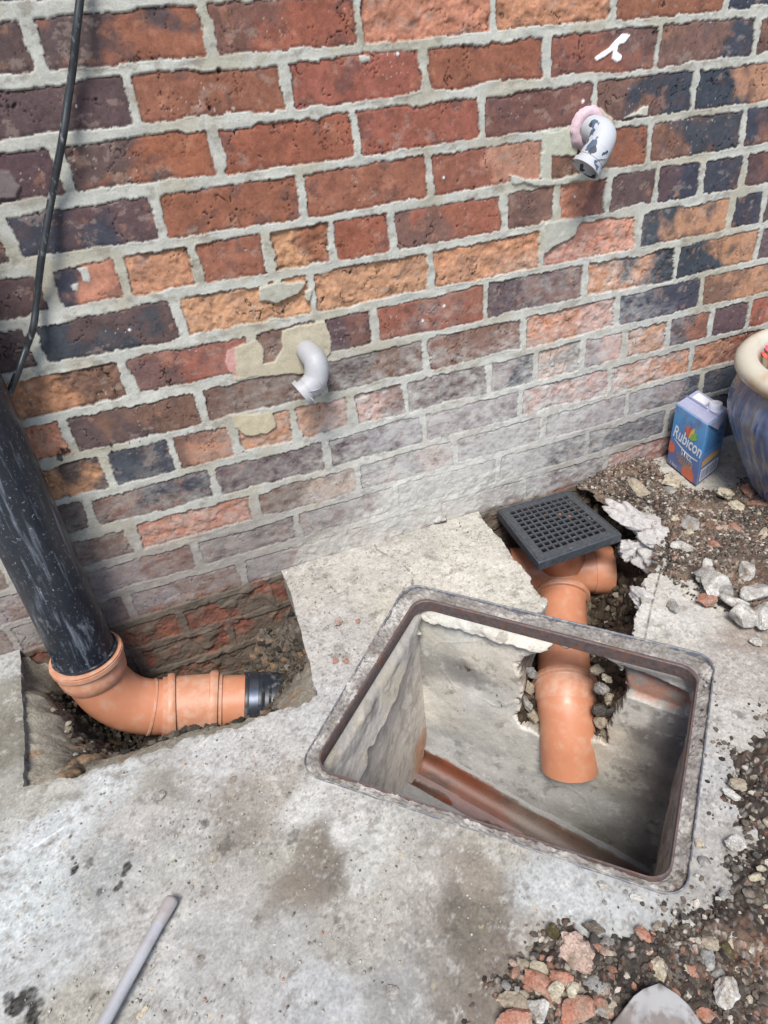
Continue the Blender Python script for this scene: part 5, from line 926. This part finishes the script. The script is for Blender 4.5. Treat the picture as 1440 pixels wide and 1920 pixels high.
ST = [
 ('brick_chunk', 1010, 1846, 62, 50, -10, 'r', 'flat red brick chunk left of the pink stone heap', 'brick rubble', .012), ('stone', 1075, 1783, 62, 62, -30, 'p', 'large pinkish mortar lump with a white chip', 'stone', .014), ('clod', 1035, 1748, 22, 32, 10, 'm', 'greenish brown mossy clod beside the pink lump', 'clod', .012),
 ('brick_chunk', 1055, 1835, 40, 38, 0, 'r', 'rounded red brick piece in the middle of the rubble', 'brick rubble', .02), ('brick_chunk', 1084, 1898, 62, 56, 30, 'r', 'largest pale red brick chunk near the spade blade', 'brick rubble', .014), ('brick_chunk', 968, 1912, 70, 50, 20, 'r', 'brick red fragment cut by the bottom edge of the picture', 'brick rubble', .012),
 ('stone', 1008, 1893, 36, 56, 20, 'w', 'chalk white stone between two red brick chunks', 'stone', .018), ('stone', 957, 1874, 40, 42, 0, 't', 'flat tan stone at the left end of the rubble', 'stone', .008), ('stone', 1041, 1858, 24, 42, -30, 'c', 'cream and brown long stone on the rubble', 'stone', .022), ('stone', 1072, 1858, 22, 40, -10, 'c', 'upright narrow cream stone in the rubble', 'stone', .022),
 ('stone', 1122, 1846, 50, 38, 10, 'b', 'grey blue stone with a tan corner near the blade', 'stone', .012), ('stone', 1236, 1820, 34, 46, 0, 'c', 'cream angular stone just above the blade tip', 'stone', .012), ('stone', 1358, 1863, 42, 74, -5, 'w', 'big pale oval stone right of the blade', 'stone', .014), ('brick_chunk', 1325, 1906, 36, 34, 40, 'r', 'red brick piece between blade and oval stone', 'brick rubble', .01),
 ('stone', 1327, 1801, 30, 40, 20, 'b', 'half dark half white broken stone', 'stone', .012), ('stone', 1327, 1768, 42, 34, 20, 't', 'greenish tan stone above the broken stone', 'stone', .01), ('stone', 1364, 1784, 30, 30, 0, 'm', 'round mossy brown stone in dark soil', 'stone', .01), ('stone', 1374, 1756, 18, 20, 0, 'w', 'small white pebble in dark soil', 'stone', .01),
 ('brick_chunk', 1206, 1754, 36, 22, -30, 'r', 'flat red brick sliver below the manhole corner', 'brick rubble', .008), ('stone', 1222, 1791, 26, 22, 0, 'p', 'pinkish brick and mortar piece', 'stone', .01), ('stone', 1293, 1736, 32, 18, -15, 'w', 'white flat chip on the grit', 'stone', .008), ('brick_chunk', 1297, 1818, 44, 26, -50, 'r', 'orange red brick shard beside a pale pebble', 'brick rubble', .012),
 ('stone', 1112, 1742, 32, 26, 0, 'd', 'dark grey soil lump on the bare slab edge', 'clod', .008), ('stone', 1194, 1685, 22, 14, 0, 'w', 'white pebble under the frame corner', 'stone', .004), ('stone', 1132, 1662, 18, 18, 0, 'w', 'white cube like chip beside the frame', 'stone', .004), ('stone', 1380, 1584, 34, 32, 0, 'w', 'bright white broken pebble on dark soil', 'stone', .01),
 ('stone', 1322, 1616, 22, 20, 0, 'b', 'bluish grey round pebble outside the frame', 'stone', .004), ('stone', 1358, 1680, 22, 24, 30, 'b', 'grey and white split pebble', 'stone', .008), ('stone', 1370, 1491, 28, 18, 0, 'w', 'oval white pebble level with the channel', 'stone', .006), ('stone', 1384, 1470, 26, 28, 0, 't', 'brown lump on the soil edge', 'clod', .01), ('stone', 1310, 1582, 14, 18, 10, 'c', 'small cream flake on the slab', 'stone', .003),
 ('chalk_block', 1337, 1100, 46, 42, 0, 'w', 'white angular block with a grey face left in the pile', 'stone', .016), ('chalk_block', 1398, 1074, 26, 36, 5, 'w', 'upright white block at the back of the pile', 'stone', .018), ('chalk_block', 1414, 1116, 38, 44, -20, 'w', 'tapered white block at the right of the pile', 'stone', .018), ('chalk_block', 1380, 1132, 52, 18, -5, 'w', 'long thin white block in the middle of the pile', 'stone', .016),
 ('chalk_block', 1395, 1159, 46, 36, -15, 'w', 'lowest white block with grey underside', 'stone', .014), ('chalk_block', 1432, 1158, 34, 52, 0, 'w', 'white block cut by the right edge of the picture', 'stone', .014), ('chalk_block', 1356, 1112, 40, 28, 0, 'g', 'greyish block resting on the white ones', 'stone', .012), ('brick_chunk', 1325, 1127, 34, 20, 20, 'r', 'orange brick wedge left of the white pile', 'brick rubble', .008),
 ('stone', 1324, 1082, 34, 28, 0, 'g', 'rough grey stone above the brick wedge', 'stone', .014), ('stone', 1325, 1060, 16, 26, 0, 'w', 'white knobbly stone touching the rough grey stone', 'stone', .018), ('stone', 1281, 1029, 40, 20, -10, 'w', 'flat pale mortar flake on the dark soil', 'stone', .014), ('brick_chunk', 1339, 1024, 22, 14, 30, 'r', 'small pinkish red brick bit alone on dark soil', 'brick rubble', .014),
 ('stone', 1361, 930, 30, 26, 0, 'c', 'cream lumpy stone in front of the pot', 'stone', .016), ('stone', 1377, 950, 26, 22, 20, 'c', 'pale oval stone beside the cream lumpy one', 'stone', .016), ('brick_chunk', 1401, 922, 22, 34, 10, 'r', 'upright red tile shard leaning at the pot foot', 'brick rubble', .018), ('brick_chunk', 1420, 948, 40, 16, 0, 'r', 'flat reddish tile piece beside the shard', 'brick rubble', .012),
 ('stone', 1422, 966, 14, 14, 0, 'c', 'small square cream chip', 'stone', .014), ('stone', 1258, 905, 34, 30, 0, 'c', 'white crumbly mortar lump below the carton', 'stone', .014), ('stone', 1256, 923, 22, 18, 0, 'g', 'grey chip under the crumbly lump', 'stone', .012), ('stone', 1296, 988, 34, 26, 10, 'g', 'grey rough stone left of the red bits', 'stone', .014), ('stone', 1289, 1001, 18, 12, 0, 'c', 'yellowish chip touching the grey rough stone', 'stone', .016),
 ('stone', 1267, 975, 20, 12, 0, 'c', 'thin pale flake near the pit edge', 'stone', .012), ('stone', 1354, 993, 22, 18, 0, 'p', 'pink and white broken chip', 'stone', .014), ('brick_chunk', 1374, 992, 24, 20, 0, 'r', 'orange and white brick chip', 'brick rubble', .014), ('stone', 1375, 1012, 34, 14, -10, 'w', 'white angular flake behind the pile', 'stone', .012), ('stone', 1430, 1005, 20, 26, 0, 'c', 'pale upright stone near the picture edge', 'stone', .014),
 ('stone', 1196, 919, 34, 34, 30, 't', 'rounded grey brown stone on the dirt behind the grating', 'stone', .012), ('stone', 1262, 1140, 22, 26, 20, 'b', 'pale flake lying on the slab near the crack', 'stone', .002), ('stone', 1416, 846 + 360, 20, 14, 0, 'w', 'white chip on the slab below the pile', 'stone', .004),
 ('stone', 825, 975, 26, 20, 0, 'w', 'white triangular mortar flake at the wall foot', 'stone', .003), ('stone', 634, 1168, 14, 14, 0, 'p', 'pinkish chip on the slab left of the manhole', 'stone', .001), ('brick_crumb', 671, 1165, 9, 9, 0, 'r', 'single brick crumb nearest the manhole back edge', 'brick rubble', .001), ('brick_crumb', 629, 1240, 11, 11, 0, 'r', 'left one of two orange brick crumbs', 'brick rubble', .001), ('brick_crumb', 649, 1241, 11, 10, 0, 'r', 'right one of two orange brick crumbs', 'brick rubble', .001),
 ('stone', 733, 1857, 26, 26, 0, 'g', 'round grey brown pebble sunk in the slab', 'stone', -.002), ('stone', 375, 1800, 14, 18, 30, 'g', 'grey chip right of the steel bar', 'stone', .0), ('stone', 297, 1494, 20, 16, 0, 'g', 'grey stone lying in a dark hollow of the slab', 'stone', .001), ('stone', 437, 1462, 14, 10, 0, 'g', 'small grey chip on the upper slab', 'stone', .0),
 ('stone', 260, 1908, 38, 16, 0, 'c', 'yellowish pebble sunk in concrete by the bar', 'stone', -.002), ('brick_chunk', 1225, 1750, 10, 8, 0, 'r', 'tiny red chip by the sliver', 'brick rubble', .008),
]
for i, s_ in enumerate(ST): stone(s_[0], *s_[1:6], s_[6], s_[7], s_[8], z=s_[9], seed=i + 3, planes=(12 if s_[0] != 'chalk_block' else 8), amp=(.22 if s_[6] in 'dmp' else .035 if s_[0] == 'chalk_block' else .12), tall=(.75 if s_[0] == 'chalk_block' else .6))
# broken concrete lumps along the far side of the gully pit
def slump(px, py, z, w, h, t_, ang, seed, label):
    c = G(px, py, z); V, F = lump(0, (w, h, t_), seed=seed, planes=10, amp=.42, freq=2.2, sub=5); o = link('concrete_lump', lumpmesh('concrete_lump', V, F, False), M_lump); o.location = tuple(c); o.rotation_euler = (.25, -.15, math.radians(ang)); tag(o, label, 'concrete lump')
M_lump = mat_simple('broken_concrete', alb(182, 178, 174), .9, 0, .25, 130, .002, alb(132, 128, 128), (.5, .7), .25, scale2=70)
slump(1203, 985, -.008, .030, .066, .020, 28, 5, 'long jagged concrete lump on the right edge of the gully pit'); slump(1228, 1010, -.01, .030, .03, .018, 10, 9, 'jagged concrete lump next to the slab crack')
slump(1185, 1030, -.04, .030, .026, .022, 0, 14, 'lower grey concrete lump sticking out of the pit side'); slump(1215, 1050, -.045, .026, .024, .02, 20, 21, 'lowest concrete lump under the jagged ones')
slump(1212, 1135, -.025, .014, .034, .020, 20, 31, 'crumbly white mortar edge left of the straight crack')
# rubble around the pipe where the chamber wall is broken
for i, (a, b, w, k_) in enumerate([(1118, 1256, .010, 't'), (1128, 1290, .013, 'g'), (1138, 1272, .008, 'c'), (1124, 1330, .013, 'd'), (1142, 1308, .010, 't'), (1128, 1352, .012, 't'), (1146, 1335, .009, 'd'), (1134, 1375, .012, 't'), (995, 1260, .010, 'b'), (992, 1290, .011, 't'), (988, 1320, .012, 'g'), (1000, 1345, .013, 't'), (990, 1360, .010, 'c')]):
    q = onplane(a, b, BP + NB * (.05 if b < 1300 else .03), NB); V, F = lump(0, (w * 1.25, w * .8, w * .9), seed=60 + i, planes=8, amp=.3, sub=3); o = link('rubble_stone', lumpmesh('rubble_stone', V, F, False), MS[k_]); o.data.set_sharp_from_angle(angle=.5); o.location = tuple(q); o.rotation_euler = (i, i * 2, i * 3); tag(o, 'small mortar stone wedged in the broken hole around the orange pipe', 'rubble', 'stones wedged in the broken chamber wall')
# scattered small stones: individuals copied from a few shapes
random.seed(5); protos = {}
for k_ in 'wgtrcdpb':
    for j in range(2):
        V, F = lump(0, (1, .75, .55), seed=80 + j * 7 + ord(k_) % 13, planes=7, amp=.16, sub=2); me = lumpmesh('pebble', V, F, False); me.set_sharp_from_angle(angle=.5); me.materials.append(MS[k_]); protos[k_, j] = me
def scatter(n, poly, kinds, sizes, label, cat, group, z, name='pebble'):
    p_ = gxy(poly); lo, hi = p_.min(0), p_.max(0); c = 0; tries = 0
    while c < n and tries < n * 60:
        tries += 1; x, y = random.uniform(lo[0], hi[0]), random.uniform(lo[1], hi[1])
        if psdf(np.array([x]), np.array([y]), p_)[0] > 0: continue
        s = random.uniform(*sizes) * (random.random() ** 1.2 * .9 + .4); o = bpy.data.objects.new(name, protos[random.choice(kinds), random.randrange(2)]); C.objects.link(o); o.location = (x, y, z + s * .2); o.scale = (s, s, s); o.rotation_euler = (random.uniform(-.4, .4), random.uniform(-.4, .4), random.uniform(0, 6.3)); tag(o, label, cat, group); c += 1
NE = [(1150, 880), (1240, 900), (1330, 925), (1440, 935), (1440, 1070), (1380, 1060), (1320, 1110), (1265, 1060), (1262, 1000), (1190, 935)]
SE = [(1440, 1420), (1400, 1430), (1390, 1600), (1320, 1700), (1180, 1740), (1060, 1760), (980, 1810), (920, 1910), (1440, 1910)]
HEAP = [(960, 1810), (1130, 1760), (1180, 1850), (1140, 1915), (940, 1915), (930, 1860)]
scatter(85, NE, 'wcgdtr', (.004, .0075), 'small stone chip in the dark soil in front of the flower pot', 'stone chip', 'stone chips in the soil near the pot', .010, 'stone_chip')
scatter(120, SE, 'dwgdtcd', (.003, .007), 'small stone in the dark soil at the lower right', 'pebble', 'small stones in the lower right soil', .009)
scatter(110, HEAP, 'rrtgcptd', (.004, .009), 'small rubble bit packed between the bigger brick chunks', 'rubble', 'small rubble in the brick heap', .010, 'rubble_bit')
scatter(60, [(1000, 1800), (1180, 1780), (1320, 1800), (1310, 1915), (1000, 1915)], 'rrpct', (.003, .006), 'tiny brick crumb on the reddish dirt around the spade blade', 'brick crumb', 'brick crumbs around the blade', .010, 'brick_crumb')
scatter(55, [(1300, 1260), (1345, 1250), (1370, 1500), (1340, 1690), (1200, 1720), (1120, 1690), (1150, 1665), (1290, 1700), (1330, 1500)], 'gwdg', (.0015, .0036), 'grit pebble on the slab just outside the manhole frame', 'pebble', 'grit pebbles beside the frame', .001)
def grit(n, poly, sizes, seed):
    p_ = gxy(poly); lo, hi = p_.min(0), p_.max(0); rs = np.random.RandomState(seed); xy = lo + (hi - lo) * rs.rand(n * 3, 2); xy = xy[psdf(xy[:, 0], xy[:, 1], p_) < 0][:n]; m_ = len(xy); s_ = sizes[0] + (sizes[1] - sizes[0]) * rs.rand(m_) ** 3
    dens = vn(xy[:, 0], xy[:, 1], .05, 611) > .42; xy = xy[dens]; s_ = s_[dens]; m_ = len(xy)
    V0, F0 = lump(0, (1, .8, .6), seed=5, planes=6, amp=.05, sub=1); a = rs.rand(m_) * 6.28; ca, sa = np.cos(a)[:, None], np.sin(a)[:, None]; V = np.stack([(V0[:, 0] * ca - V0[:, 1] * sa) * s_[:, None] + xy[:, :1], (V0[:, 0] * sa + V0[:, 1] * ca) * s_[:, None] + xy[:, 1:], V0[:, 2] * s_[:, None] + .0012], -1)
    pal = np.array([alb(184, 180, 172), alb(150, 146, 140), alb(118, 112, 106), alb(176, 160, 134), alb(178, 122, 98), alb(96, 92, 88)]); c = pal[rs.choice(6, m_, p=[.3, .3, .15, .1, .04, .11])]; c4 = np.concatenate([np.repeat(c[:, None], len(V0), 1), np.zeros((m_, len(V0), 1))], -1)
    F = F0[None] + (np.arange(m_) * len(V0))[:, None, None]; me = npmesh('grit', V.reshape(-1, 3), F.reshape(-1, 3), c4.reshape(-1, 4), False); tag(link('grit', me, M_conc), 'fine loose grit and dust crumbs strewn over the concrete', 'grit', kind='stuff')
grit(3200, [(540, 1070), (860, 970), (1000, 1100), (780, 1090), (560, 1440), (900, 1590), (1100, 1700), (900, 1900), (0, 1920), (0, 1560), (80, 1500), (580, 1330)], (.0003, .0022), 3)
scatter(14, [(60, 1230), (110, 1240), (150, 1400), (110, 1430), (60, 1400)], 'tdg', (.003, .007), 'small stone in the earth of the left pit', 'pebble', 'stones in the left pit', -.06, 'earth_stone')
for i in range(60):
    x, y = -.43 + .5 * random.random(), -.03 - .28 * random.random();
